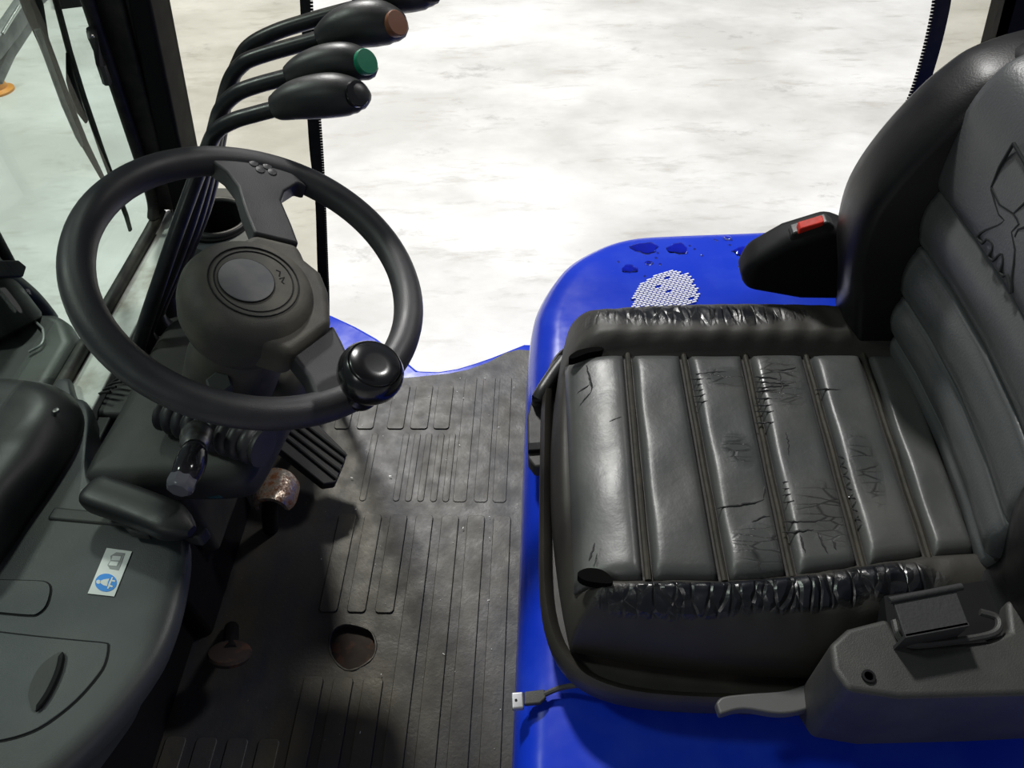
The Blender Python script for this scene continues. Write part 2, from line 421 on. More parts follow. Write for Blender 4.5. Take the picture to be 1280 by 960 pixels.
# bits of swarf on the mat
parts = []
for _ in range(40):
    x = random.uniform(-.42, -.07); y = random.uniform(.36, 1.15)
    if min(hx) < x < max(hx) and min(hy) < y < max(hy): continue
    s = random.uniform(.0005, .0012); l = s * random.choice([1, 1, 2, 4])
    parts.append(box((x, y, .0108), (s, l, .0006), Matrix.Rotation(random.uniform(0, 3.1), 3, 'Z')))
V, Fc = join(*parts); o = mk('grit', V, Fc, M['white'], smooth=False)
tag(o, 'pale specks of grit scattered over the rubber mat', 'grit', kind='stuff')

# ================================================================== SEAT
seat = thing('driver_seat', 'grey and black vinyl driver seat with cracked cushion on blue hood', 'seat', (.25, .56, .334))
# cushion body height field
X0, X1, Y0, Y1 = .002, .53, .326, .838
PX0, PX1, PY0, PY1 = .024, .50, .394, .714
def sq(a, b):
    # square -> rounded square
    x = a * math.sqrt(max(0, 1 - .16 * b * b)); y = b * math.sqrt(max(0, 1 - .16 * a * a)); return x, y
N = 110; vs = []; fs = []
def sstep(t): t = max(0, min(1, t)); return t * t * (3 - 2 * t)
def py0(x): return .386 + .036 * sstep((x - .17) / .30)
def seat_z(x, y, a, b):
    PY0 = py0(x)
    d = min(1 - abs(a), 1 - abs(b)) * .27
    z = .400 + .104 * math.sqrt(max(0, 1 - (1 - min(d / .075, 1)) ** 2))
    # bolster crowns
    by = sstep((PY0 - y + .0) / .02) * (1 - .6 * sstep((x - .3) / .2)); z += .004 * by
    by = sstep((y - PY1) / .02); z += .014 * by * sstep(d / .06)
    if y < PY0: z -= .010 * sstep((.36 - y) / .06)
    ins = min(sstep((x - PX0 + .012) / .012), sstep((y - PY0 + .006) / .010), sstep((PY1 - y + .006) / .010))
    z -= .014 * ins * sstep(d / .03)
    # folds
    wv = math.sin(x * 190 + 30 * math.sin(y * 40) * .1) * .0010
    z += wv * sstep((x - .05) / .04) * (1 - sstep((x - .38) / .05)) * (sstep((PY0 - y) / .01) * sstep((y - .335) / .02) + sstep((y - PY1) / .01) * sstep((.80 - y) / .02))
    return z
for i in range(N + 1):
    for j in range(N + 1):
        # denser near the edges
        a = math.sin((i / N - .5) * math.pi); b = math.sin((j / N - .5) * math.pi)
        a = .55 * a + .45 * (2 * i / N - 1); b = .55 * b + .45 * (2 * j / N - 1)
        x, y = sq(a, b)
        X = (X0 + X1) / 2 + x * (X1 - X0) / 2; Y = (Y0 + Y1) / 2 + y * (Y1 - Y0) / 2
        vs.append((X, Y, seat_z(X, Y, a, b)))
top = len(vs)
for i in range(N):
    for j in range(N): k = i * (N + 1) + j; fs.append((k, k + 1, k + N + 2, k + N + 1))
bd = [i * (N + 1) for i in range(N + 1)] + [N * (N + 1) + j for j in range(1, N + 1)] + [i * (N + 1) + N for i in range(N - 1, -1, -1)] + [j for j in range(N - 1, 0, -1)]
for k in bd: vs.append((.265 + (vs[k][0] - .265) * .965, .578 + (vs[k][1] - .578) * .955, .378))
L = len(bd)
for q in range(L): fs.append((bd[q], bd[(q + 1) % L], top + (q + 1) % L, top + q))
fs.append(tuple(top + q for q in range(L)))
near = [((.13, .366, .50), (.10, .019, .04), .25), ((.24, .374, .50), (.09, .020, .04), .25), ((.34, .386, .50), (.06, .022, .04), .4)]
far = [((.19, .765, .51), (.17, .026, .04), .5)]
M['bolster'] = vinyl('black cushion vinyl with shiny torn film', (.019, .0175, .015), (.027, .025, .021), near + far, .6, (2.2, .5, 1), cr_s=.6, cscale=34, wetr=.28)
mk('cushion', vs, fs, M['bolster'], seat, angle=80)
spots = [((.225, .665, .5), (.035, .02, .03), .5), ((.29, .66, .5), (.03, .05, .03), .5), ((.30, .47, .5), (.032, .045, .03), .5), ((.225, .425, .5), (.035, .03, .03), .5), ((.22, .55, .5), (.02, .03, .03), .6), ((.36, .53, .5), (.015, .06, .03), .5)]
M['panel'] = vinyl('grey cushion vinyl cracked', (.043, .046, .046), (.058, .059, .055), spots, .42, (.38, 1.5, 1), wetmix=0, wetr=.24, cr_s=.35, cscale=60, ew=.07, cd=.0015)
tops = [.016, .103, .176, .256, .334, .407, .462]; bots = [.022, .103, .181, .251, .326, .396, .450]
for i in range(6):
    gv = []; gf = []; A, B = 14, 40; g = .0055
    for side in (0, 1):
        for b in range(B + 1):
            vv = b / B;             xl = bots[i] + (tops[i] - bots[i]) * vv + g; xr = bots[i + 1] + (tops[i + 1] - bots[i + 1]) * vv - g
            for a in range(A + 1):
                u = a / A; X = xl + (xr - xl) * u; Y0_ = py0(X); Y = Y0_ + .002 + (PY1 - Y0_ - .004) * vv
                eu = 1 - abs(2 * u - 1) ** 8; ev = 1 - abs(2 * vv - 1) ** 22
                h = .4905 + .0105 * min(1, eu) ** .5 * min(1, ev) ** .5
                if i == 0: h -= .022 * (1 - u) ** 2.2
                h += .0012 * math.sin(Y * 55 + i * 2) * math.sin(u * 3.1)
                gv.append((X, Y, h if side == 0 else .476 - (.02 * (1 - u) if i == 0 else 0)))
    n1 = (A + 1) * (B + 1)
    for b in range(B):
        for a in range(A):
            k = b * (A + 1) + a; gf.append((k, k + 1, k + A + 2, k + A + 1)); gf.append((n1 + k, n1 + k + A + 1, n1 + k + A + 2, n1 + k + 1))
    bd = [a for a in range(A + 1)] + [b * (A + 1) + A for b in range(1, B + 1)] + [B * (A + 1) + a for a in range(A - 1, -1, -1)] + [b * (A + 1) for b in range(B - 1, 0, -1)]
    for q in range(len(bd)): a, b = bd[q], bd[(q + 1) % len(bd)]; gf.append((a, b, n1 + b, n1 + a))
    mk('cushion_panel', gv, gf, M['panel'], seat, angle=75)
M['piping'] = plastic('worn piping', (.020, .019, .015), (.032, .028, .020), .7, 60, spec=.25)
for i in range(1, 6):
    V, Fc = tube([(bots[i] + (tops[i] - bots[i]) * t, py0(bots[i]) + (PY1 - py0(bots[i])) * t, .4925 + .0008 * math.sin(t * 20 + i)) for t in np.linspace(.0, 1, 24)], .0036, 8)
    mk('piping', V, Fc, M['piping'], seat)
random.seed(11)
def crack(p0, p1, wob, nb, name='crack'):
    a, b = np.array(atz(*p0, .502)), np.array(atz(*p1, .502)); d = b - a; L_ = np.linalg.norm(d); t_ = d / L_; nrm = np.array([-t_[1], t_[0], 0])
    n_ = max(5, int(L_ / .003)); pts = []; rr = []; o_ = 0
    for i in range(n_ + 1):
        o_ = .75 * o_ + random.uniform(-1, 1) * wob; f = i / n_
        pts.append(a + d * f + nrm * o_ + np.array([0, 0, -.0018])); rr.append(.0003 + .0011 * math.sin(math.pi * min(1, max(0, f))) ** .6 * random.uniform(.6, 1.2))
    return tube(pts, rr, 6)
segs = []
for y in (463, 470, 477, 484, 491, 499): segs.append(crack((862 + random.randint(0, 8), y + 3), (925 - random.randint(0, 16), y), .0009, 1))
for y in (470, 476, 483, 489, 496, 506, 513, 528): segs.append(crack((943, y), (966 + random.randint(0, 26), y + random.randint(-3, 3)), .0009, 1))
segs += [crack((974, 462), (988, 568), .0014, 1), crack((974, 462), (996, 458), .0008, 1), crack((1018, 486), (1052, 486), .0005, 1)]
segs += [crack((895, 636), (955, 622), .0012, 1), crack((955, 622), (956, 606), .0008, 1), crack((940, 652), (962, 643), .0010, 1), crack((945, 690), (950, 712), .0008, 1)]
for y, x1 in ((600, 1030), (607, 1040), (616, 1012), (625, 1024), (650, 1030), (662, 1018)): segs.append(crack((978, y + 2), (x1, y), .0011, 1))
segs += [crack((1000, 668), (1008, 690), .0008, 1), crack((1022, 664), (1036, 690), .0008, 1), crack((1040, 672), (1046, 686), .0008, 1)]
segs += [crack((733, 455), (737, 480), .0012, 1), crack((737, 480), (722, 492), .0010, 1), crack((735, 700), (745, 678), .0010, 1), crack((778, 520), (762, 526), .0005, 1)]
for k_ in range(7): segs.append(crack((1047 + k_ * 3.5, 568 + k_ * 13), (1056 + k_ * 3.5, 572 + k_ * 13), .0008, 1))
V, Fc = join(*segs); o = mk('cracks', V, Fc, plastic('crack lips', (.03, .03, .03), None, .16, rv=.04), seat); o['kind'] = 'stuff'; plab(o, 'shiny curled cracks in the cushion cover')
# torn corners: dark foam openings
M['void'] = plastic('torn cover shadow gap', (.004, .004, .004), None, .9, spec=0)
for pl in ([(722, 716), (734, 710), (752, 712), (765, 722), (764, 729), (745, 728), (728, 724)], [(711, 446), (722, 438), (740, 434), (752, 434), (752, 438), (735, 441), (716, 448)]):
    P = cr([atz(x, y, .502) for x, y in pl], 3, True)
    V, Fc = prism(P, (0, 0, -.012)); plab(mk('torn_foam', V, Fc, M['void'], seat), 'dark split in the cover')
# seat pan rim
rim = []
for t in np.linspace(0, 2 * math.pi, 80, endpoint=False):
    c, s = math.cos(t), math.sin(t); e = 2 / 5.5
    rim.append((.266 + .278 * math.copysign(abs(c) ** e, c), .572 + .278 * math.copysign(abs(s) ** e, s)))
rg = [[np.array([.266 + (x - .266) * k_, .572 + (y - .572) * k_, z]) for x, y in rim] for z, k_ in [(.345, .90), (.355, .965), (.372, .993), (.388, 1.0), (.402, .994), (.408, .978), (.402, .955), (.385, .94)]]
V, Fc = skin(rg); mk('seat_pan', V, Fc, plastic('seat pan plastic', (.022, .020, .017), (.034, .03, .024), .5, 14, grain=.3), seat, angle=60)
V, Fc = box((.27, .56, .342), (.40, .36, .03)); mk('slide_base', V, Fc, M['matte'], seat, bevel=.004)
# backrest shell wings
def bzyX(z, X): return z
outl = [(.500, .44), (.400, .49), (.385, .52), (.372, .57), (.357, .62), (.350, .67), (.352, .71), (.366, .755), (.388, .80), (.410, .832), (.440, .858), (.50, .876), (.60, .875), (.66, .84), (.68, .70), (.67, .5), (.60, .42)]
def wing(y0, y1, sec, name, m, shear=0.0):
    rings = []
    for t, ins in sec:
        y = y0 + (y1 - y0) * t
        pl = inset([np.array(p) for p in cr(outl_, 4, True)], ins)
        rings.append([np.array([p[0], y - shear * (p[1] - .6), p[1]]) for p in pl])
    V, Fc = skin(rings); return mk(name, V, Fc, M[m], seat, angle=60)
outl_ = outl
sec = [(0, .016), (.02, .012), (.10, .005), (.30, .0), (.65, .0), (.85, .004), (.96, .010), (1, .016)]
plab(wing(.722, .82, sec, 'side_wing', 'shell'), 'glossy black padded far side of the backrest')
outl_ = [(x + (.055 if x < .45 and z > .5 else .03 if x < .45 else 0), z) for x, z in outl]
plab(wing(.405, .318, sec, 'side_wing', 'shell'), 'black padded near side of the backrest')
# back shell core
V, Fc = prism([(.47, .33, .44), (.47, .33, .86), (.47, .80, .86), (.47, .80, .44)], (.15, 0, 0)); mk('back_shell', V, Fc, M['shell'], seat, bevel=.03)
V, Fc = tube(cr([(.475, .775, .838), (.478, .74, .850), (.478, .66, .856), (.478, .5, .858), (.478, .36, .850)], 5), .030, 20); mk('top_roll', V, Fc, M['shell'], seat)
# horizontal back cushions, profile (X,z) extruded along Y
def backpad(prof, y0, y1, name, m='back', crown=0.):
    rings = []
    P = cr(prof, 4, True); cx = np.mean([p[0] for p in P]); cz = np.mean([p[1] for p in P])
    for t, k_ in [(0, .60), (.006, .85), (.02, .96), (.05, 1), (.25, 1), (.5, 1), (.75, 1), (.95, 1), (.98, .96), (.994, .85), (1, .60)]:
        y = y0 + (y1 - y0) * t
        rings.append([np.array([cx + (p[0] - cx) * k_ + crown * 4 * t * (1 - t), y, cz + (p[1] - cz) * (1 - (1 - k_) * .25)]) for p in P])
    V, Fc = skin(rings); return mk(name, V, Fc, M[m], seat, angle=70)
plab(backpad([(.412, .740), (.408, .77), (.410, .82), (.418, .85), (.436, .874), (.470, .885), (.52, .88), (.52, .738), (.43, .734)], .385, .735, 'back_panel', crown=.012), 'grey upper backrest panel with embossed figure')
plab(backpad([(.428, .664), (.413, .680), (.408, .705), (.412, .727), (.426, .736), (.52, .735), (.52, .662)], .385, .728, 'back_panel', crown=.014), 'wide grey lumbar roll')
backpad([(.432, .590), (.418, .605), (.414, .630), (.418, .652), (.430, .662), (.52, .661), (.52, .588)], .390, .728, 'back_panel', crown=.014)
backpad([(.440, .528), (.426, .540), (.421, .560), (.424, .578), (.436, .588), (.52, .587), (.52, .526)], .395, .726, 'back_panel', crown=.014)
backpad([(.456, .470), (.442, .488), (.436, .505), (.436, .517), (.446, .527), (.52, .526), (.52, .468)], .400, .724, 'back_panel', crown=.012)
for z, x in ((.737, .4215), (.6635, .4285), (.589, .4345), (.527, .443)):
    V, Fc = tube([(x + .0125 * 4 * t * (1 - t), .39 + .335 * t, z) for t in np.linspace(0.02, .98, 20)], .0042, 8); mk('piping', V, Fc, M['rest'], seat)
# embossed figure
M['emb'] = plastic('embossed line', (.026, .028, .029), None, .85, spec=.15)
lines = [[(1267, 179), (1240, 234), (1268, 267), (1290, 228), (1267, 179)], [(1240, 236), (1250, 268), (1257, 275), (1248, 282), (1232, 288), (1222, 296), (1228, 304), (1234, 299), (1241, 304), (1241, 312), (1236, 320), (1241, 326), (1249, 319), (1254, 318), (1254, 330), (1250, 340), (1254, 345), (1259, 344), (1262, 358), (1264, 366)],
         [(1268, 267), (1275, 280), (1266, 290), (1270, 312), (1266, 345), (1264, 366)], [(1283, 284), (1274, 287), (1270, 296)]]
for ln in lines:
    pts = []
    for x, y in ln:
        q = aty(x, y, .6); 
        for _ in range(6):
            t = (q[1] - .385) / .35; X = .4085 + .012 * 4 * t * (1 - t); q = atx(x, y, X)
        pts.append(q)
    V, Fc = tube(cr(pts, 2), .0016, 6, up=(1, 0, 0)); mk('embossed_line', V, Fc, M['emb'], seat)
# far hip restraint
hr = [aty(x, y, .815) for x, y in [(930, 366), (928, 348), (938, 328), (985, 302), (1042, 284), (1080, 300), (1110, 380), (1000, 378)]]
V, Fc = prism(hr, (0, .05, 0)); plab(mk('hip_restraint', V, Fc, M['matte'], seat, bevel=.016, seg=4), 'black wedge shaped far hip guard')
# near armrest / restraint
q = lambda x, y, z: atz(x, y, z)
nr = [q(*p, .525) for p in [(1038, 805), (1060, 785), (1110, 772), (1125, 800), (1140, 808), (1235, 800), (1262, 788), (1258, 750), (1330, 735), (1440, 800), (1440, 860), (1280, 868), (1125, 872), (1060, 862), (1042, 835)]]
V, Fc = prism(nr, (0, 0, -.13)); plab(mk('hip_restraint', V, Fc, M['rest'], seat, bevel=.012, seg=4), 'dark grey near hip guard with belt slot')
V, Fc = prism([q(*p, .508) for p in [(1105, 745), (1270, 720), (1275, 830), (1115, 830)]], (0, 0, -.03)); mk('slot_bottom', V, Fc, M['matte'], seat)
V, Fc = tube(cr([q(*p, .527) for p in [(1118, 776), (1124, 796), (1138, 806), (1180, 803), (1232, 795), (1248, 786), (1246, 772), (1225, 765)]], 4), .0035, 8); mk('slot_bezel', V, Fc, M['rest'], seat)
V, Fc = revolve(q(1086, 845, .527) - np.array([0, 0, .003]), (0, 0, 1), [(.006, 0), (.006, .0035), (.004, .0036), (.004, .001)], 14); mk('screw_recess', V, Fc, M['matte'], seat)

sb = thing('seat_belt', 'black belt webbing folded through slot in grey near hip guard', 'seat belt', q(1165, 790, .50))
webp = [q(*p, .555) for p in [(1116, 750), (1194, 735), (1212, 782), (1132, 797)]]
V, Fc = prism(webp, (0, 0, -.0035)); mk('webbing', V, Fc, M['web'], sb, bevel=.001)
a, b = webp[3], webp[2]; V, Fc = prism([a, b, b + np.array([.0, .002, -.035]), a + np.array([0, .002, -.035])], (0, .003, 0)); mk('webbing_fold', V, Fc, M['web'], sb)
a, b = webp[0], webp[1]; V, Fc = tube([a + (b - a) * t for t in np.linspace(-.06, 1.1, 8)], .0035, 10); mk('hem', V, Fc, M['web'], sb)

V, Fc = [], []
lv = [(895, 878), (905, 870), (940, 866), (985, 862), (1030, 846), (1058, 832)]
lv2 = [(900, 893), (930, 886), (975, 892), (1010, 886), (1045, 868), (1062, 852)]
P = [q(*p, .425) for p in cr(lv, 4)] + [q(*p, .425) for p in reversed(cr(lv2, 4))]
V, Fc = prism(P, (0, 0, -.014)); mk('adjust_lever', V, Fc, plastic('lever grey', (.07, .07, .07), None, .5), bevel=.005)
tag(bpy.data.objects['adjust_lever'], 'flat grey seat adjusting lever sticking out below the cushion', 'lever')

bk = thing('belt_buckle', 'black seat belt buckle with red release on far hip guard', 'buckle', aty(1015, 293, .83))
bp = [aty(x, y, .82) for x, y in [(988, 301), (990, 292), (1036, 277), (1044, 283), (1044, 290), (992, 310)]]
V, Fc = prism(bp, (0, .020, 0)); mk('buckle_body', V, Fc, M['black'], bk, bevel=.003)
bp = [aty(x, y, .814) for x, y in [(997, 298), (1029, 287), (1031, 281), (1000, 290)]]
V, Fc = prism(bp, (0, .014, .001)); V = [v + np.array([0, .003, .003]) for v in V]; plab(mk('release_button', V, Fc, M['red'], bk, bevel=.002), 'red button')

# slide handle bracket at front of seat
br = thing('seat_bracket', 'black bracket with round knob at the front far corner of the seat', 'bracket', atz(672, 540, .31))
V, Fc = prism([atz(x, y, .375) for x, y in [(664, 500), (700, 490), (706, 583), (668, 583), (660, 572), (659, 520)]], (0, 0, -.025)); mk('plate', V, Fc, M['rest'], br, bevel=.004)
V, Fc = prism([atz(x, y, .382) for x, y in [(660, 553), (706, 550), (706, 560), (660, 563)]], (0, 0, -.012)); mk('crossbar', V, Fc, M['matte'], br, bevel=.002)
V, Fc = tube(cr([atz(672, 505, .37), atz(674, 500, .385), atz(676, 492, .398), atz(690, 470, .402), atz(705, 450, .405)], 4), [.010] * 4 + [.011] * 4 + [.010] * 9, 14); mk('knob', V, Fc, M['grip'], br)

cb = thing('plug_cable', 'short cable with square grey metal plug lying on blue hood edge', 'cable', atz(650, 875, .33))
V, Fc = prism([atz(x, y, .345) for x, y in [(639, 865), (654, 864), (655, 885), (640, 886)]], (0, 0, -.009)); mk('metal_plug', V, Fc, plastic('plug metal', (.38, .38, .40), None, .35, met=.6), cb, bevel=.002)
V, Fc = prism([atz(x, y, .343) for x, y in [(655, 864), (681, 861), (683, 872), (675, 879), (655, 881)]], (0, 0, -.007)); mk('plug_body', V, Fc, M['rest'], cb, bevel=.002)
V, Fc = tube(cr([atz(680, 868, .340), atz(700, 860, .345), atz(722, 856, .36), atz(745, 850, .372)], 5), .0032, 8); mk('cord', V, Fc, M['rest'], cb)
p = atz(645, 875, .3455); V, Fc = revolve(p, (0, 0, 1), [(.0015, 0), (.0014, .0003)], 10); mk('hole', V, Fc, M['matte'], cb)

# water on the hood
drops = [(787, 337, 10, 5, 'large round water drop on the blue hood left of the white patch'), (806, 311, 17, 7, 'long thin puddle at the bend of the hood edge'),
         (847, 312, 13, 7, 'ragged oval puddle behind the white patch'), (927, 316, 9, 7, 'forked puddle near the tip of the far hip guard'),
         (811, 330, 5, 2.5, 'small oval drop just behind the large round drop'), (909, 299, 5, 2.5, 'small drop close to the outer hood edge')]
for x, y, a, b, lab in drops:
    c = atz(x, y, hz); rx = atz(x + a, y, hz)[0] - c[0]; ry = atz(x, y - b, hz)[1] - c[1]
    ph = random.random() * 6; rgs = []
    zz = hz + .0015
    for k_, h in ((1, 0), (.96, .0012), (.85, .0022), (.5, .0030), (.05, .0032)):
        rgs.append([np.array([c[0] + rx * k_ * (1 + .13 * math.sin(3 * t + ph) + .08 * math.sin(7 * t)) * math.cos(t), c[1] + ry * k_ * (1 + .13 * math.sin(3 * t + ph) + .08 * math.sin(7 * t)) * math.sin(t), zz + h]) for t in np.linspace(0, 6.283, 28, endpoint=False)])
    V, Fc = skin(rgs); tag(mk('water_drop', V, Fc, M['water']), lab, 'water drop', 'water on the blue hood')
parts = []
for x, y, r in [(773, 328, 2), (820, 323, 2.2), (825, 331, 2.2), (822, 317, 2), (862, 308, 2), (868, 312, 2), (877, 320, 2.2), (896, 301, 2), (912, 307, 2), (924, 334, 2.6), (806, 346, 2), (790, 375, 2.5), (893, 300, 1.6), (914, 301, 2), (915, 315, 1.8)]:
    c = atz(x, y, hz); r = r * .0012; parts.append(revolve(c + np.array([0, 0, .0014]), (0, 0, 1), [(r, 0), (r * .8, r * .5), (r * .3, r * .7)], 10))
V, Fc = join(*parts); tag(mk('water_droplets', V, Fc, M['water']), 'scattered tiny water droplets around the puddles on the blue hood', 'water droplets', kind='stuff')

# ================================================================== CAB FRAME, WINDSHIELD
cf = thing('cab_frame', 'black and grey steel forklift cab frame of pillars, sill and roof', 'cab frame', (0, .6, -.3))
def pz(pxx, py, y): p = aty(pxx, py, y); return p
def lin(p, q_, z):  # extend a line in the X-Z plane to height z
    t = (z - p[2]) / (q_[2] - p[2]); return p + (q_ - p) * t
def post(l0, l1, r0, r1, y, dy, zb, zt, name, m, bev=.006, lab=None):
    a0, a1, b0, b1 = aty(*l0, y), aty(*l1, y), aty(*r0, y), aty(*r1, y)
    P = [lin(a0, a1, zb), lin(a0, a1, zt), lin(b0, b1, zt), lin(b0, b1, zb)]
    V, Fc = prism(P, (0, dy, 0)); o = mk(name, V, Fc, M[m], cf, bevel=bev)
    if lab: plab(o, lab)
post((106, 0), (186, 236), (152, 0), (204, 200), 1.045, .05, .49, 1.72, 'pillar_edge', 'rubber')
post((145, 0), (207, 250), (187, 0), (232, 220), 1.055, .05, .44, 1.72, 'front_pillar', 'pillar', lab='grey inner face of the front pillar')
post((170, 0), (222, 220), (178, 0), (229, 220), 1.053, .01, .44, 1.72, 'pillar_seam', 'rubber', .003)
post((186, 0), (224, 200), (214, 0), (250, 190), 1.115, -.07, -.10, 1.72, 'front_pillar', 'matte', lab='black outer tube of the front pillar')
post((1237, 0), (1222, 60), (1275, 0), (1262, 60), 1.13, -.06, -.10, 1.72, 'rear_pillar', 'matte')
V, Fc = box((.02, .55, 1.75), (1.36, 1.16, .05)); mk('roof', V, Fc, M['matte'], cf, bevel=.01)
V, Fc = tube([(-.50, 1.08, -.15), (-.54, 1.08, .48)], .03, 12); mk('front_pillar_foot', V, Fc, M['matte'], cf)
# pale sill below glass
V, Fc = prism([(-.640, -.05, .480), (-.640, 1.06, .480), (-.588, 1.06, .484), (-.588, -.05, .484)], (0, 0, -.05)); plab(mk('sill', V, Fc, M['sill'], cf, bevel=.003), 'pale worn windshield sill')
V, Fc = box((-.585, .5, .450), (.03, 1.12, .035)); mk('sill_lip', V, Fc, M['cowl'], cf, bevel=.003)

WP = np.array([-.645, 0, .488]); wd = np.array([.035, 0, .35]); wd /= np.linalg.norm(wd); WNn = np.array([wd[2], 0, -wd[0]])
def W(y, s, off=0): return WP + np.array([0, y, 0]) + wd * s + WNn * off
ws = thing('windshield', 'green tinted windshield in black rubber seal left of steering wheel', 'windshield', (-.645, .5, .488))
yr = 1.035
out = [W(-.02, 0), W(yr - .05, 0), W(yr - .02, .008), W(yr - .004, .028), W(yr, .06), W(yr, 1.2), W(-.02, 1.2)]
V, Fc = prism(out, WNn * -.004); mk('glass_pane', V, Fc, M['glass'], ws, smooth=False)
V, Fc = tube([p + WNn * .001 for p in [W(-.02, 0), *cr([W(.3, 0), W(yr - .05, 0), W(yr - .018, .012), W(yr - .004, .03), W(yr, .07)], 5), W(yr, .6), W(yr, 1.2)]], .009, 10, up=(1, 0, 0)); mk('rubber_seal', V, Fc, M['rubber'], ws)
V, Fc = tube([W(-.02, .012, .004), W(.62, .012, .004)], .0022, 8); plab(mk('metal_trim', V, Fc, M['chrome'], ws), 'bright metal bead along the bottom of the glass')
V, Fc = tube([W(-.02, -.010, .008), W(yr - .04, -.010, .008)], .004, 8); mk('seal_lip', V, Fc, M['rubber'], ws)
OUT = WP - WNn * .03
def wp(x, y, off=0): return plane(x, y, OUT - WNn * off, WNn)
def bar(pts, wpx, name, m, parent, off=0, flat_=.5):
    P = [wp(x, y, off) for x, y in pts]; rr = [a * .00125 / 2 * 1.0 for a in wpx]
    V, Fc = tube(P, rr, 8, up=WNn, flat=flat_, e=3); return mk(name, V, Fc, M[m], parent)
wa = thing('windshield_wiper', 'black windshield wiper with long blade outside the glass', 'wiper', wp(100, 150))
bar([(28, -30), (42, 10), (54, 50), (85, 130), (106, 180), (128, 222), (140, 250)], [26, 26, 15, 13, 11, 7, 6], 'wiper_arm', 'matte', wa)
bar([(46, 36), (60, 75), (80, 130), (97, 170), (103, 182)], [8, 8, 8, 7, 5], 'arm_edge', 'mast', wa, off=-.003)
bar([(62, -30), (72, 8), (87, 65), (104, 120), (128, 190), (158, 270), (163, 288)], [9, 9, 9, 9, 9, 8, 7], 'blade', 'rubber', wa)
bar([(84, 66), (88, 100), (97, 132), (108, 152)], [4, 12, 14, 6], 'blade_bridge', 'matte', wa)
h = thing('grab_bar', 'short black bar fixed beside the front pillar edge', 'bar', wp(125, 72, -.04))
V, Fc = tube([wp(114, 38, -.033), wp(116, 48, -.04), wp(126, 80, -.04), wp(134, 103, -.034)], .0065, 8); mk('bar', V, Fc, M['grip'], h)
p = wp(115, 45, -.046); V, Fc = revolve(p, WNn, [(.003, 0), (.002, .002), (.0005, .003)], 10); mk('screw', V, Fc, M['chrome'], h)

# things in front of the truck, seen through the windshield
hl = thing('work_lamp', 'round black work lamp outside the glass with curved hose', 'lamp', atx(25, 420, -.92))
a, b = atx(-75, 300, -.98), atx(16, 418, -.90); V, Fc = revolve(b, b - a, [(.05, -.22), (.056, -.20), (.056, -.01), (.052, -.002), (.04, .0), (.01, .001)], 36); mk('lamp_housing', V, Fc, M['lampblack'], hl)
V, Fc = tube(cr([atx(-20, 330, -.90), atx(15, 352, -.90), atx(45, 378, -.90), atx(68, 410, -.90), atx(78, 445, -.90), atx(76, 490, -.90)], 6), .0155, 12); mk('hose', V, Fc, M['lampblack'], hl)
V, Fc = prism([atx(x, y, -.88) for x, y in [(-30, 336), (-20, 325), (24, 325), (34, 333), (30, 346), (-10, 347)]], (-.04, 0, -.01)); mk('clamp', V, Fc, M['matte'], hl, bevel=.003)
V, Fc = tube([atx(-20, 270, -.92), atx(14, 333, -.92)], .010, 10); mk('stem', V, Fc, M['matte'], hl)
fb = thing('front_cover', 'dark sheet metal nose of the truck beyond the windshield bottom', 'panel', atx(40, 470, -.85))
V, Fc = prism([atz(x, y, .36) for x, y in [(-160, 430), (-60, 400), (40, 388), (70, 388), (84, 398), (92, 424), (60, 480), (-40, 640)]], (0, 0, -.25)); mk('nose_panel', V, Fc, M['lampblack'], fb, bevel=.02)
V, Fc = tube(cr([atz(x, y, .366) for x, y in [(36, 440), (52, 430), (54, 415), (44, 402), (-20, 350)]], 6), .0022, 8); mk('nose_bead', V, Fc, M['mast'], fb)

ms = thing('mirror_arm', 'grey cranked mirror arm seen through the top of the windshield', 'mirror arm', atx(20, 40, -1.1))
def ar(pts, r, name, m, x=-1.1):
    V, Fc = tube([atx(a, b, x) for a, b in pts], r, 8, e=3); mk(name, V, Fc, M[m], ms)
ar([(60, -20), (30, 8), (12, 35), (-20, 75)], .018, 'arm', 'mast')
ar([(46, 8), (30, 36), (10, 66), (-6, 100)], .012, 'arm', 'mast')
ar([(24, 8), (14, 24), (3, 42)], .003, 'cable', 'chrome', -1.08)

bx_ = thing('brown_crate', 'brown block standing on the warehouse floor beyond the windshield', 'crate', atz(84, 0, -.55))
a = atz(80, 10, -.55); V, Fc = prism([a, a + np.array([.42, .12, 0]), a + np.array([.3, .6, 0]), a + np.array([-.25, .5, 0])], (0, 0, .3)); mk('block', V, Fc, plastic('brown paint', (.05, .04, .025), (.08, .07, .05), .6), bx_, bevel=.02)
V, Fc = prism([a + np.array([-.02, -.02, 0]), a + np.array([.44, .10, 0]), a + np.array([.43, .15, 0]), a + np.array([-.03, .03, 0])], (0, 0, .06)); mk('skid', V, Fc, M['matte'], bx_)
a = atz(0, 114, -.55); V, Fc = revolve(a, (0, 0, 1), [(.07, 0), (.07, .01), (.045, .02), (.02, .2), (.012, .21)], 20)
tag(mk('orange_cone', V, Fc, M['lampy']), 'small orange object on the floor at the left edge', 'cone')
a = atz(2, 2, -.55); V, Fc = box(a + np.array([-.25, .25, .18]), (.5, .4, .35)); tag(mk('yellow_box', V, Fc, plastic('yellow ochre paint', (.45, .32, .10), (.3, .2, .1), .5), bevel=.02), 'ochre yellow box standing in the far top left corner', 'box')

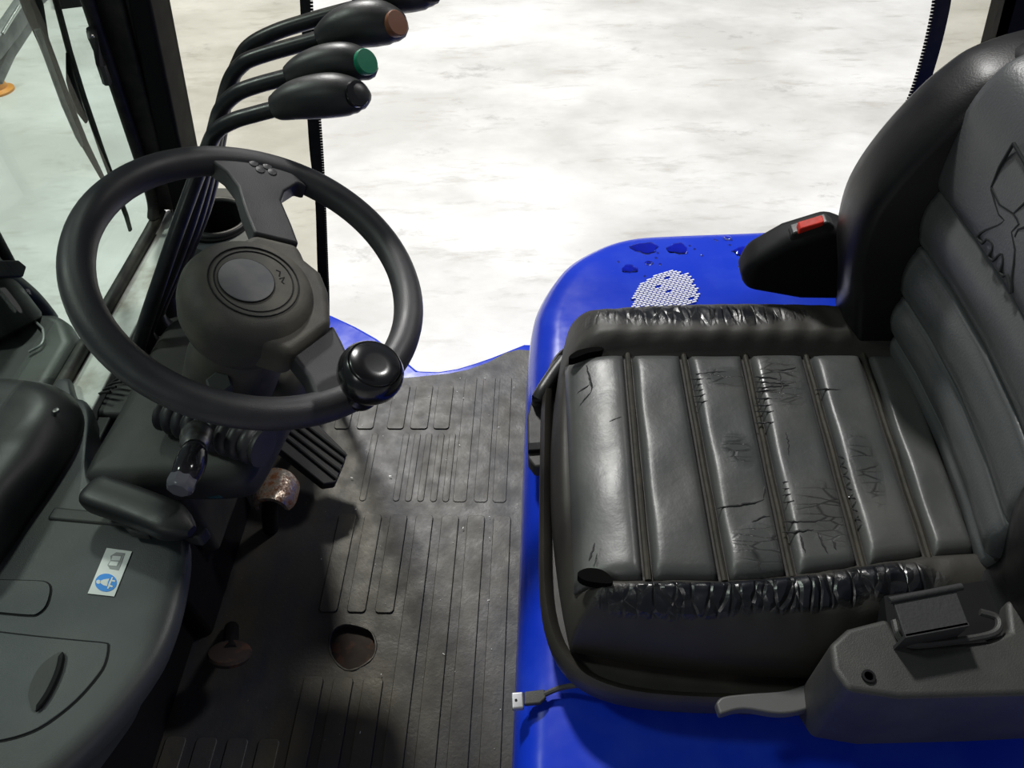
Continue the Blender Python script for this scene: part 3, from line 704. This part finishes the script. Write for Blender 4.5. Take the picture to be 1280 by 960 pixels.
# clear side curtains with zipper tape
def curtain(lab, tape, edge, teeth_side, grp='zipped clear door curtains'):
    t = thing('side_curtain', lab, 'curtain', tuple(aty(*tape[2][:2], 1.10)), grp)
    P = [aty(x, y, 1.10) for x, y, w_ in tape]; W_ = [w_ for x, y, w_ in tape]
    cl = cr([np.array([*p, w_]) for p, w_ in zip(P, W_)], 6)
    Lp, Rp = [], []
    for i, c in enumerate(cl):
        d = cl[min(i + 1, len(cl) - 1)][:3] - cl[max(i - 1, 0)][:3]; d /= np.linalg.norm(d)
        n = np.array([d[2], 0, -d[0]]); n = n if n[0] > 0 else -n
        Lp.append(c[:3] - n * c[3] / 2); Rp.append(c[:3] + n * c[3] / 2)
    V, Fc = [], []
    for y in (0, .004):
        for a, b in zip(Lp, Rp): V += [a + np.array([0, y, 0]), b + np.array([0, y, 0])]
    n = len(Lp)
    for i in range(n - 1):
        Fc.append((2 * i, 2 * i + 1, 2 * i + 3, 2 * i + 2)); k_ = 2 * n
        Fc.append((k_ + 2 * i, k_ + 2 * i + 2, k_ + 2 * i + 3, k_ + 2 * i + 1))
        Fc.append((2 * i, 2 * i + 2, k_ + 2 * i + 2, k_ + 2 * i)); Fc.append((2 * i + 1, k_ + 2 * i + 1, k_ + 2 * i + 3, 2 * i + 3))
    mk('zipper_tape', V, Fc, M['rod'], t, smooth=False)
    E_ = Rp if teeth_side > 0 else Lp; parts = []
    D = [0]
    for i in range(1, n): D.append(D[-1] + np.linalg.norm(E_[i] - E_[i - 1]))
    k_ = int(D[-1] / .0048)
    for j in range(k_):
        s = j * .0048; i = max(0, min(n - 2, int(np.searchsorted(D, s)) - 1)); f = (s - D[i]) / max(1e-6, D[i + 1] - D[i])
        parts.append(box(E_[i] + (E_[i + 1] - E_[i]) * f + np.array([.0012 * teeth_side, .002, 0]), (.005, .003, .0026)))
    V, Fc = join(*parts); o = mk('zipper_teeth', V, Fc, M['matte'], t, smooth=False); o['kind'] = 'stuff'
    inner = Lp if teeth_side > 0 else Rp
    V = []; Fc = []
    for i, c in enumerate(inner):
        e = np.array([edge(c[2]), c[1] + .002, c[2]]); V += [c + np.array([0, .001, 0]), e]
    for i in range(n - 1): Fc.append((2 * i, 2 * i + 1, 2 * i + 3, 2 * i + 2))
    Vb = [v + np.array([0, .0015, 0]) for v in V]; m_ = len(V)
    Fc2 = [tuple(m_ + i for i in reversed(f)) for f in Fc]
    mk('clear_panel', V + Vb, Fc + Fc2, M['pvc'], t, smooth=False)
zz = lambda p1, p2: (lambda z: p1[0] + (p2[0] - p1[0]) * (z - p1[2]) / (p2[2] - p1[2]))
curtain('clear curtain strip with black zipper tape beside the control levers', [(404, 460, .016), (404, 380, .016), (402, 330, .016), (399, 250, .014), (394, 190, .018), (389, 120, .016), (384, 50, .014), (381, 0, .014), (376, -140, .014), (372, -300, .014)], zz(aty(200, 0, 1.1), aty(236, 190, 1.1)), 1)
curtain('clear curtain strip with black zipper tape behind the seat top', [(1060, 330, .014), (1095, 240, .016), (1130, 155, .019), (1148, 120, .020), (1164, 70, .020), (1176, 20, .020), (1182, -20, .020), (1200, -160, .02), (1215, -300, .02)], zz(aty(1252, 0, 1.1), aty(1237, 60, 1.1)), -1)

# ================================================================== DASHBOARD
db = thing('dashboard', 'dark grey plastic dashboard with console, cup holder and lidded compartment', 'dashboard', (-.5, .5, .1))
con = [(-.655, -.02), (-.655, .62), (-.61, .635), (-.58, .61), (-.545, .52), (-.48, .458), (-.43, .450), (-.395, .43), (-.379, .38), (-.374, .318), (-.385, .27), (-.413, .215), (-.455, .165), (-.50, .125), (-.58, .04)]
cc = [np.array(p) for p in cr(con, 4, True)]
rg = [[np.array([*p, z]) for p in rinset(cc, d)] for z, d in [(.30, .14), (.36, .09), (.40, .055), (.44, .024), (.470, .008), (.484, .003), (.492, .004), (.497, .008), (.499, .014), (.500, .022)]]
V, Fc = skin(close(rg)); mk('console', V, Fc, M['dash'], db, angle=60)
V, Fc = box((-.62, .3, .19), (.07, .6, .37)); mk('console_stand', V, Fc, M['matte'], db, bevel=.01)
V, Fc = prism([(-.655, .62, .473), (-.60, .62, .473), (-.535, .62, .473), (-.52, 1.08, .473), (-.655, 1.08, .473)], (0, 0, -.35)); mk('crossmember', V, Fc, M['cowl'], db, bevel=.01)
# cup holder: ring and dark well
cpos = atz(271, 274, .525)
def tor(c, n, R_, r_, k=40, kk=10, ref=(0, 1, 0)):
    n = np.array(n, float); n /= np.linalg.norm(n); u = np.cross(ref, n); u /= np.linalg.norm(u); v = np.cross(n, u)
    pts = [c + R_ * (math.cos(a) * u + math.sin(a) * v) for a in np.linspace(0, 2 * math.pi, k, endpoint=False)]
    return tube(pts, r_, kk, up=n, closed=True)
hol = [(cpos[0] + .046 * math.cos(t), cpos[1] + .046 * math.sin(t)) for t in np.linspace(0, 6.283, 40, endpoint=False)]
pod = [tuple(atz(x, y, .520)[:2]) for x, y in [(224, 250), (232, 240), (268, 235), (312, 236), (324, 322), (262, 316), (234, 306), (222, 280)]]
V, Fc = flat([pod, hol], .520, .10); mk('side_pod', V, Fc, M['dash'], db, bevel=.005)
V, Fc = revolve(cpos, (.1, 0, 1), [(.040, -.055), (.050, -.05), (.052, -.01), (.055, 0), (.050, .004), (.044, .003), (.042, -.005), (.038, -.05), (.01, -.052)], 36); ch_ = plab(mk('cup_holder', V, Fc, M['matte'], db), 'round black cup holder well')
V, Fc = tor(cpos + np.array([0, 0, .003]), (.1, 0, 1), .047, .0055); mk('holder_ring', V, Fc, M['black'], ch_)
# vent louvres
vv = bpy.data.objects.new('vent_grille', None)
for i in range(6):
    a = atz(117 + i * 7.2, 497 - i * 6, .478); V, Fc = tube(cr([a, a + np.array([.012, .003, .006]), a + np.array([.026, .002, .010])], 3), .0018, 6); mk('louvre', V, Fc, M['black'], db)
# raised step behind the console
V, Fc = prism([atz(x, y, .497) for x, y in [(70, 636), (60, 652), (150, 660), (250, 676), (262, 662), (160, 645)]], (0, 0, -.02)); V = [v + np.array([0, 0, .0]) for v in V]
mk('ridge', [v + np.array([0, 0, .006]) for v in V], Fc, M['cowl'], db, bevel=.004)
# covers
def slab(poly_px, name, m='dash', h=.0022, z=.500, lab=None, smoothn=3):
    P = [atz(x, y, z + h) for x, y in poly_px]; P = cr(P, smoothn, True) if smoothn else P
    xy = [p[:2] for p in P]
    big = inset(xy, -.0016)
    V, Fc = flat([[tuple(p) for p in big]], z + .0006, .003); mk('gap', V, Fc, M['matte'], db, smooth=False)
    V, Fc = flat([[tuple(p) for p in xy]], z + h, .004); o = mk(name, V, Fc, M[m], db, bevel=.0009, seg=2)
    if lab: plab(o, lab)
slab([(-60, 785), (-20, 788), (40, 795), (100, 801), (130, 804), (134, 808), (131, 826), (122, 843), (95, 874), (60, 902), (30, 917), (-10, 926), (-60, 926)], 'compartment_lid', lab='curved compartment lid with finger pull')
slab([(-40, 724), (0, 725), (40, 726), (57, 728), (62, 737), (57, 756), (47, 766), (36, 768), (0, 765), (-40, 762)], 'access_cover', lab='small rounded rectangular cover')
P = [atz(x, y, .5035) for x, y in [(78, 815), (60, 824), (46, 839), (37, 860), (36, 875), (44, 889), (60, 865), (72, 838)]]
V, Fc = flat([[tuple(p[:2]) for p in cr(P, 3, True)]], .5040, .002); plab(mk('finger_pull', V, Fc, M['cowl'], db, smooth=False), 'half moon finger recess')
V, Fc = tube(cr([atz(x, y, .5045) for x, y in [(78, 815), (73, 838), (61, 865), (45, 889)]], 4), [.0005] + [.0030] * 11 + [.0005], 8); mk('pull_edge', V, Fc, M['matte'], db)

st = thing('safety_sticker', 'white seat belt and manual pictogram sticker on the dark console', 'sticker', atz(137, 715, .5006))
def stk(pl, name, m, h=.5018, sm=0):
    P = [tuple(atz(100 + x / 10.66, 670 + y / 10.66, h)[:2]) for x, y in pl]
    if sm: P = [tuple(p) for p in cr(P, sm, True)]
    V, Fc = flat([P], h, .0004); return mk(name, V, Fc, M[m], st, smooth=False)
stk([(355, 158), (692, 205), (455, 805), (102, 765)], 'backing', 'white', .5012)
stk([(345 + 145 * math.cos(t), 620 - 120 * math.sin(t)) for t in np.linspace(0, 6.283, 30, endpoint=False)], 'blue_disc', 'stblue', .5016)
stk([(245 + 30 * math.cos(t), 610 + 27 * math.sin(t)) for t in np.linspace(0, 6.283, 14, endpoint=False)], 'pictogram_head', 'white', .5020)
stk([(265, 600), (310, 580), (395, 565), (375, 610), (365, 670), (310, 655), (270, 625)], 'pictogram_body', 'white', .5020)
stk([(425, 545), (442, 550), (425, 585), (470, 590), (465, 612), (420, 602), (400, 650), (440, 665), (430, 685), (395, 675), (378, 705), (360, 700), (385, 620)], 'pictogram_seat', 'white', .5020)
stk([(395, 560), (404, 562), (378, 640), (368, 672), (360, 670), (372, 610)], 'pictogram_belt', 'stblue', .5022)
stk([(485, 215), (600, 228), (545, 380), (515, 455), (395, 435), (365, 385), (410, 320), (405, 265)], 'book_outline', 'stgrey', .5016)
stk([(435, 262), (548, 270), (528, 328), (415, 322)], 'book_page', 'white', .5020)
stk([(408, 335), (515, 342), (488, 400), (378, 388)], 'book_page', 'white', .5020)
stk([(485, 222), (590, 232), (548, 262), (440, 252)], 'book_spine', 'stgrey', .5019)

# black hood at left of sill
pd = thing('wiper_motor_cover', 'rounded black plastic cover at the left end of the windshield sill', 'cover', atz(40, 580, .49))
cp = [atz(x, y, .512) for x, y in [(-120, 485), (0, 483), (50, 484), (84, 492), (101, 512), (96, 545), (70, 590), (35, 640), (0, 690), (-60, 760), (-160, 760)]]
cc = [p[:2] for p in cr(cp, 4, True)]
V, Fc = skin([[np.array([*p, z]) for p in rinset(cc, d)] for z, d in [(.495, .006), (.502, .001), (.515, .0), (.53, .006), (.545, .018), (.552, .034), (.555, .055)]]); mk('cover_shell', V, Fc, M['black'], pd, angle=60)
p = atz(70, 513, .548); V, Fc = revolve(p, (0, 0, 1), [(.004, -.002), (.0035, .001), (.001, .0015)], 10); mk('screw', V, Fc, M['steel'], pd)

# steering column cowl
sc_ = thing('steering_column', 'dark dusty steering column cowl under the steering wheel', 'steering column', (-.42, .62, .1))
cow = [(-.548, .51), (-.545, .60), (-.540, .74), (-.51, .80), (-.42, .80), (-.33, .775), (-.305, .71), (-.325, .62), (-.345, .525), (-.37, .503), (-.45, .498), (-.53, .495)]
cc = [np.array(p) for p in cr(cow, 4, True)]
V, Fc = skin(close([[np.array([*p, z]) for p in rinset(cc, d)] for z, d in [(.40, .10), (.43, .030), (.448, .010), (.458, .005), (.47, .003), (.485, .002), (.497, .006), (.504, .016), (.507, .025)]])); mk('cowl', V, Fc, M['cowl'], sc_, angle=60)
C = np.array([-.306, .615, .708]); n = np.array([math.sin(.53), math.sin(-.109), 1.]); n /= np.linalg.norm(n)
V, Fc = box((-.60, .66, .22), (.08, .26, .44)); mk('column_base', V, Fc, M['matte'], sc_, bevel=.01)
V, Fc = revolve(C - n * .22, n, [(.055, .01), (.055, .06), (.05, .10), (.046, .16), (.042, .19)], 32); mk('column_tube', V, Fc, M['hub'], sc_)
# hex bolt head on cowl
p = atz(274, 482, .590); V, Fc = revolve(p, (.35, -.2, 1), [(.0145, -.03), (.0145, .006), (.0125, .008)], 6); mk('hex_cap', V, Fc, M['dash'], sc_)
# bellows gaiter
ga, gb = atz(208, 515, .530), atz(328, 556, .530); rr = []; pts = []
for i in range(121):
    t = i / 120; pts.append(ga + (gb - ga) * t + np.array([0, 0, -.006 * t])); rr.append(.0185 + .0050 * abs(math.cos(t * math.pi * 9)) ** .7 + .002 * math.sin(math.pi * t))
V, Fc = tube(pts, rr, 20); plab(mk('gaiter', V, Fc, M['wheel'], sc_, angle=80), 'ribbed rubber bellows')
# stalk
sk = thing('direction_stalk', 'stubby stalk with metal collar and smoky translucent tip under the wheel', 'stalk', atz(240, 560, .54))
a = atz(247, 538, .555); b = atz(243, 562, .572); c = atz(236, 585, .578); d = atz(226, 606, .578)
V, Fc = tube(cr([a, a + (b - a) * .5, b], 4), [.013, .016, .0175, .0178, .017, .0165, .016, .0155, .013], 16); mk('collar', V, Fc, M['steel'], sk)
V, Fc = tube(cr([b, c, d], 5), [.012, .0145, .0155, .016, .016, .016, .0155, .015, .014, .012, .010], 16); mk('tip', V, Fc, M['smoke'], sk)
V, Fc = tube(cr([c + (d - c) * .3, d, d + (d - c) * .35], 4), [.010, .013, .0145, .0148, .0148, .0145, .014, .013, .011], 8); mk('end_cap', V, Fc, plastic('clear grey plastic', (.12, .12, .14), None, .1), sk)
cn = thing('ignition_plug', 'small teal plug tucked beneath the stalk', 'plug', atz(262, 602, .47))
V, Fc = prism([atz(x, y, .48) for x, y in [(246, 600), (268, 588), (284, 592), (272, 610), (250, 610)]], (0, 0, -.025)); mk('plug_shell', V, Fc, M['teal'], cn, bevel=.004)
V, Fc = revolve(atz(258, 602, .482), (0, 0, 1), [(.006, 0), (.006, .004), (.003, .004)], 12); mk('plug_socket', V, Fc, plastic('teal light', (.10, .22, .25), None, .3), cn)
# lever bar
lb = thing('parking_lever', 'rounded black lever bar lying across the console edge', 'lever', atz(170, 640, .52))
V, Fc = tube(cr([atz(x, y, .535) for x, y in [(112, 612), (130, 620), (165, 632), (205, 648), (240, 664)]], 5), [.008, .016, .019, .0200, .0205] + [.0205] * 12 + [.019, .016, .012, .006], 20, flat=.75, e=3.2); mk('handle', V, Fc, M['black'], lb)
V, Fc = prism([atz(x, y, .52) for x, y in [(150, 652), (180, 652), (185, 668), (160, 664)]], (0, 0, -.015)); mk('bracket', V, Fc, M['rest'], lb, bevel=.004)
V, Fc = tube([atz(236, 662, .53), (-.43, .45, .49)], .010, 10); mk('shaft', V, Fc, M['matte'], lb)

# ================================================================== STEERING WHEEL
sw = thing('steering_wheel', 'black two spoke steering wheel with spinner knob on rim', 'steering wheel', C)
u = np.cross((0, 1, 0), n); u /= np.linalg.norm(u); v = np.cross(n, u)
RR = .1655
pts = [C + RR * (math.cos(a) * u + math.sin(a) * v) for a in np.linspace(0, 2 * math.pi, 96, endpoint=False)]
V, Fc = tube(pts, .0166, 18, up=n, closed=True, flat=.98); mk('rim', V, Fc, M['wheel'], sw)
# finger notches under rim, near knob side
def wpl(x, y, hgt): return plane(x, y, C + n * hgt, n)
def wprism(l, hgt, th, name, m, bev=.006, sm=0):
    P = [wpl(x, y, hgt) for x, y in l]
    if sm: P = cr(P, sm, True)
    V, Fc = prism(P, -n * th); return mk(name, V, Fc, M[m], sw, bevel=bev, seg=4)
wprism([(262, 199), (283, 214), (297, 232), (306, 262), (318, 291), (374, 304), (365, 280), (352, 250), (356, 238), (372, 228), (385, 232), (352, 203), (310, 192)], .012, .024, 'spoke', 'wheel', .005)
wprism([(364, 443), (417, 404), (428, 425), (445, 462), (462, 470), (462, 500), (430, 508), (388, 512), (396, 497), (385, 470)], .012, .024, 'spoke', 'wheel', .005)
# raised studs on top spoke
V, Fc = join(*[revolve(wpl(x, y, .011), n, [(.006, 0), (.005, .002), (.001, .003)], 12) for x, y in [(317, 205), (325, 213), (334, 209), (327, 200), (340, 216)]]); mk('thumb_studs', V, Fc, M['wheel'], sw)
hc = wpl(315, 355, .035)
hb = hc - n * .035
V, Fc = revolve(hb, n, [(.042, -.045), (.056, -.035), (.064, -.015), (.0665, .004), (.0655, .018), (.061, .028), (.054, .0345), (.046, .0375), (.030, .039), (.005, .0395)], 56); hub = mk('hub_cover', V, Fc, M['hub'], sw)
wprism([(300, 300), (318, 290), (374, 304), (382, 322), (402, 338), (412, 362), (416, 404), (365, 442), (325, 430), (290, 360)], .026, .045, 'hub_bridge', 'hub', .009)
for rx in (.0430, .0375):
    V, Fc = tor(plane(318, 351, hb + n * .0385, n), n, rx, .0007); mk('groove_ring', V, Fc, M['matte'], hub)
dcn = plane(308, 351, hb + n * .039, n)
V, Fc = revolve(dcn, n, [(.0262, 0), (.0262, .0018), (.025, .0022), (.001, .0022)], 40); plab(mk('horn_disc', V, Fc, M['disc'], hub), 'smooth grey round horn disc')
V, Fc = tor(dcn + n * .001, n, .0264, .0007); mk('disc_edge', V, Fc, M['matte'], hub)
# two small squiggle marks beside disc
for ln in ([(345, 338), (350, 340), (349, 346)], [(349, 349), (355, 347), (352, 353), (355, 355)]):
    V, Fc = tube([plane(x, y, hb + n * .0385, n) for x, y in ln], .0011, 6, up=n); mk('horn_mark', V, Fc, M['matte'], hub)
# spinner knob
kb = wpl(452, 487, .016)
V, Fc = revolve(kb, n, [(.018, -.012), (.020, -.004), (.017, .002), (.0195, .008), (.027, .014), (.0315, .024), (.0325, .033), (.031, .041), (.0275, .0465), (.0265, .0475), (.0258, .0462), (.0250, .0480), (.024, .0495), (.010, .0500), (.001, .0500)], 40); plab(mk('spinner_knob', V, Fc, M['knob'], sw, angle=70), 'glossy black ball knob with flat cap')

# ================================================================== CONTROL LEVERS
lev = [
 ((.711, .835), [(172, 438), (205, 335), (232, 258), (256, 195), (270, 165), (292, 151), (318, 143), (352, 134)], [(342, 134), (351, 132), (372, 125), (396, 121), (420, 119), (441, 121), (454, 126), (460, 130)], [13, 17, 22, 24.5, 24.5, 21, 15, 7], 'matte', 'control lever with plain dark grip, lowest and nearest of the four', None),
 ((.747, .87), [(183, 415), (222, 318), (248, 240), (266, 172), (276, 138), (294, 118), (320, 107), (368, 94)], [(360, 95), (369, 92), (386, 86), (410, 80), (434, 78), (453, 82), (465, 88), (471, 91)], [11, 15, 19, 21.5, 21.5, 18, 12, 5], 'green', 'control lever with green capped grip', (458, 77)),
 ((.785, .915), [(197, 392), (240, 290), (262, 212), (274, 152), (286, 105), (300, 83), (324, 70), (408, 46)], [(399, 48), (408, 45), (425, 37), (448, 31), (472, 29), (492, 33), (503, 38), (509, 41)], [12, 16, 21, 24.5, 24.5, 20, 13, 5], 'brown', 'control lever with faded orange capped grip', (496, 29)),
 ((.822, .955), [(212, 370), (255, 262), (272, 185), (282, 125), (298, 80), (312, 58), (345, 40), (395, 24), (455, 8)], [(446, 8), (455, 4), (475, -4), (500, -10), (520, -11), (536, -8), (545, -4), (550, -1)], [10, 15, 20, 22, 21, 17, 11, 5], 'matte', 'control lever cut off by the top edge of the photo', (540, -14)),
]
for (y0, y1), rod, grip, gw, capm, lab, cap in lev:
    b0 = atz(*rod[0], .5)
    t = thing('control_lever', lab, 'control lever', (b0[0], b0[1], .46), 'hydraulic control levers')
    P = [b0 - np.array([.015, 0, .05]), b0]
    for i, (x, y) in enumerate(rod[1:]):
        P.append(aty(x, y, y0 + (y1 - y0) * min(1, (i + 1) / 3)))
    V, Fc = tube(cr(P, 6), .0095, 14); mk('rod', V, Fc, M['rod'], t)
    V, Fc = revolve(b0 - np.array([.008, 0, .03]), (.2, 0, 1), [(.020, 0), (.018, .008), (.013, .02), (.0105, .04)], 16); mk('boot', V, Fc, M['black'], t)
    G = cr([np.array([*aty(x, y, y1), g]) for (x, y), g in zip(grip, gw)], 5)
    s = np.linalg.norm(aty(*grip[3], y1) - CAM) / F
    rings = []
    for i, g in enumerate(G):
        d = G[min(i + 1, len(G) - 1)][:3] - G[max(i - 1, 0)][:3]; d /= np.linalg.norm(d)
        uu = np.array([-d[2], 0, d[0]]); vv_ = np.array([0, 1., 0]); rings.append(ring(g[:3], uu, vv_, g[3] * s, g[3] * s * .92, 24))
    d = G[-1][:3] - G[-2][:3]; d /= np.linalg.norm(d); g = G[-1]
    V, Fc = skin(rings)
    gr_ = mk('grip', V, Fc, M['grip'], t, angle=70)
    if cap:
        nn = np.array([.72, -.48, .50]); nn /= np.linalg.norm(nn); c = aty(*cap, y1 - (.0105 if capm == 'green' else .0135)) + nn * .001
        gc = aty(grip[5][0] - 6, grip[5][1], y1); 
        V, Fc = revolve(c, nn, [(.0135, -.010), (.0148, -.004), (.0148, .0002), (.0138, .0012), (.001, .0016)], 26)
        V = [c + (np.array(q_) - c) * np.array([1, .9, 1]) for q_ in V]
        plab(mk('grip_cap', V, Fc, M[capm], t), {'green': 'green end cap', 'brown': 'faded orange end cap', 'matte': 'black end cap'}[capm])
    else:
        c = aty(447, 117, y1 - .0105); V, Fc = revolve(c, np.array([.72, -.48, .50]), [(.0135, -.010), (.0148, -.004), (.0148, .0002), (.0138, .0012), (.001, .0016)], 26); plab(mk('grip_cap', V, Fc, M['knob'], t), 'glossy black end cap')

# ================================================================== PEDALS
ac = thing('accelerator_pedal', 'black ribbed accelerator pedal on the mat under the wheel', 'pedal', atz(390, 575, .02))
apn = np.array([.35, -.25, .9]); apn /= np.linalg.norm(apn); apc = atz(390, 572, .12)
ap = [plane(x, y, apc, apn) for x, y in [(335, 530), (392, 524), (434, 566), (431, 578), (420, 604), (404, 606), (336, 552)]]
V, Fc = prism(ap, -apn * .03); mk('pedal_plate', V, Fc, M['black'], ac, bevel=.004)
ap = [((342, 534), (421, 598)), ((352, 531), (426, 588)), ((363, 528), (430, 578)), ((376, 526), (433, 570))]
for a, b in ap:
    A_, B_ = plane(*a, apc + apn * .002, apn), plane(*b, apc + apn * .002, apn); V, Fc = tube([A_ + (B_ - A_) * t for t in (0, .5, 1)], .0034, 8); mk('tread_rib', V, Fc, M['grip'], ac)
V, Fc = tube([plane(375, 560, apc - apn * .01, apn), atz(370, 560, .012)], .012, 10); mk('pedal_arm', V, Fc, M['matte'], ac)
bpd = thing('brake_pedal', 'worn shiny rusty brake pedal beside the accelerator', 'pedal', atz(338, 620, .02))
c = atz(342, 630, .17); rings = []
for i, y in enumerate(np.linspace(-.03, .03, 9)):
    e = 1 - (abs(y) / .03) ** 4 * .25
    rings.append([c + np.array([.036 * e * math.cos(a), y + .02, .032 * math.sin(a)]) for a in np.linspace(-.1, math.pi + .1, 14)] + [c + np.array([.028 * e * math.cos(a), y + .02, .024 * math.sin(a)]) for a in np.linspace(math.pi, 0, 14)])
V, Fc = skin(rings); mk('pedal_pad', V, Fc, M['rust'], bpd, angle=50)
V, Fc = tube(cr([c + np.array([0, .02, .02]), c + np.array([-.03, .03, -.06]), (c[0] - .06, c[1] + .05, .012)], 4), .014, 10); mk('pedal_arm', V, Fc, M['matte'], bpd)
ip = thing('inching_pedal', 'dark rusty round inching pedal deep under the console', 'pedal', atz(285, 818, .02))
c = atz(287, 814, .11); V, Fc = revolve(c, (.1, .55, .8), [(.030, -.010), (.032, -.004), (.030, .0), (.02, .003), (.001, .004)], 28); mk('pedal_pad', V, Fc, M['rusthole'], ip)
V, Fc = tube([c - np.array([0, 0, .004]), (c[0] - .05, c[1] + .08, .012)], .012, 10); mk('pedal_arm', V, Fc, M['matte'], ip)
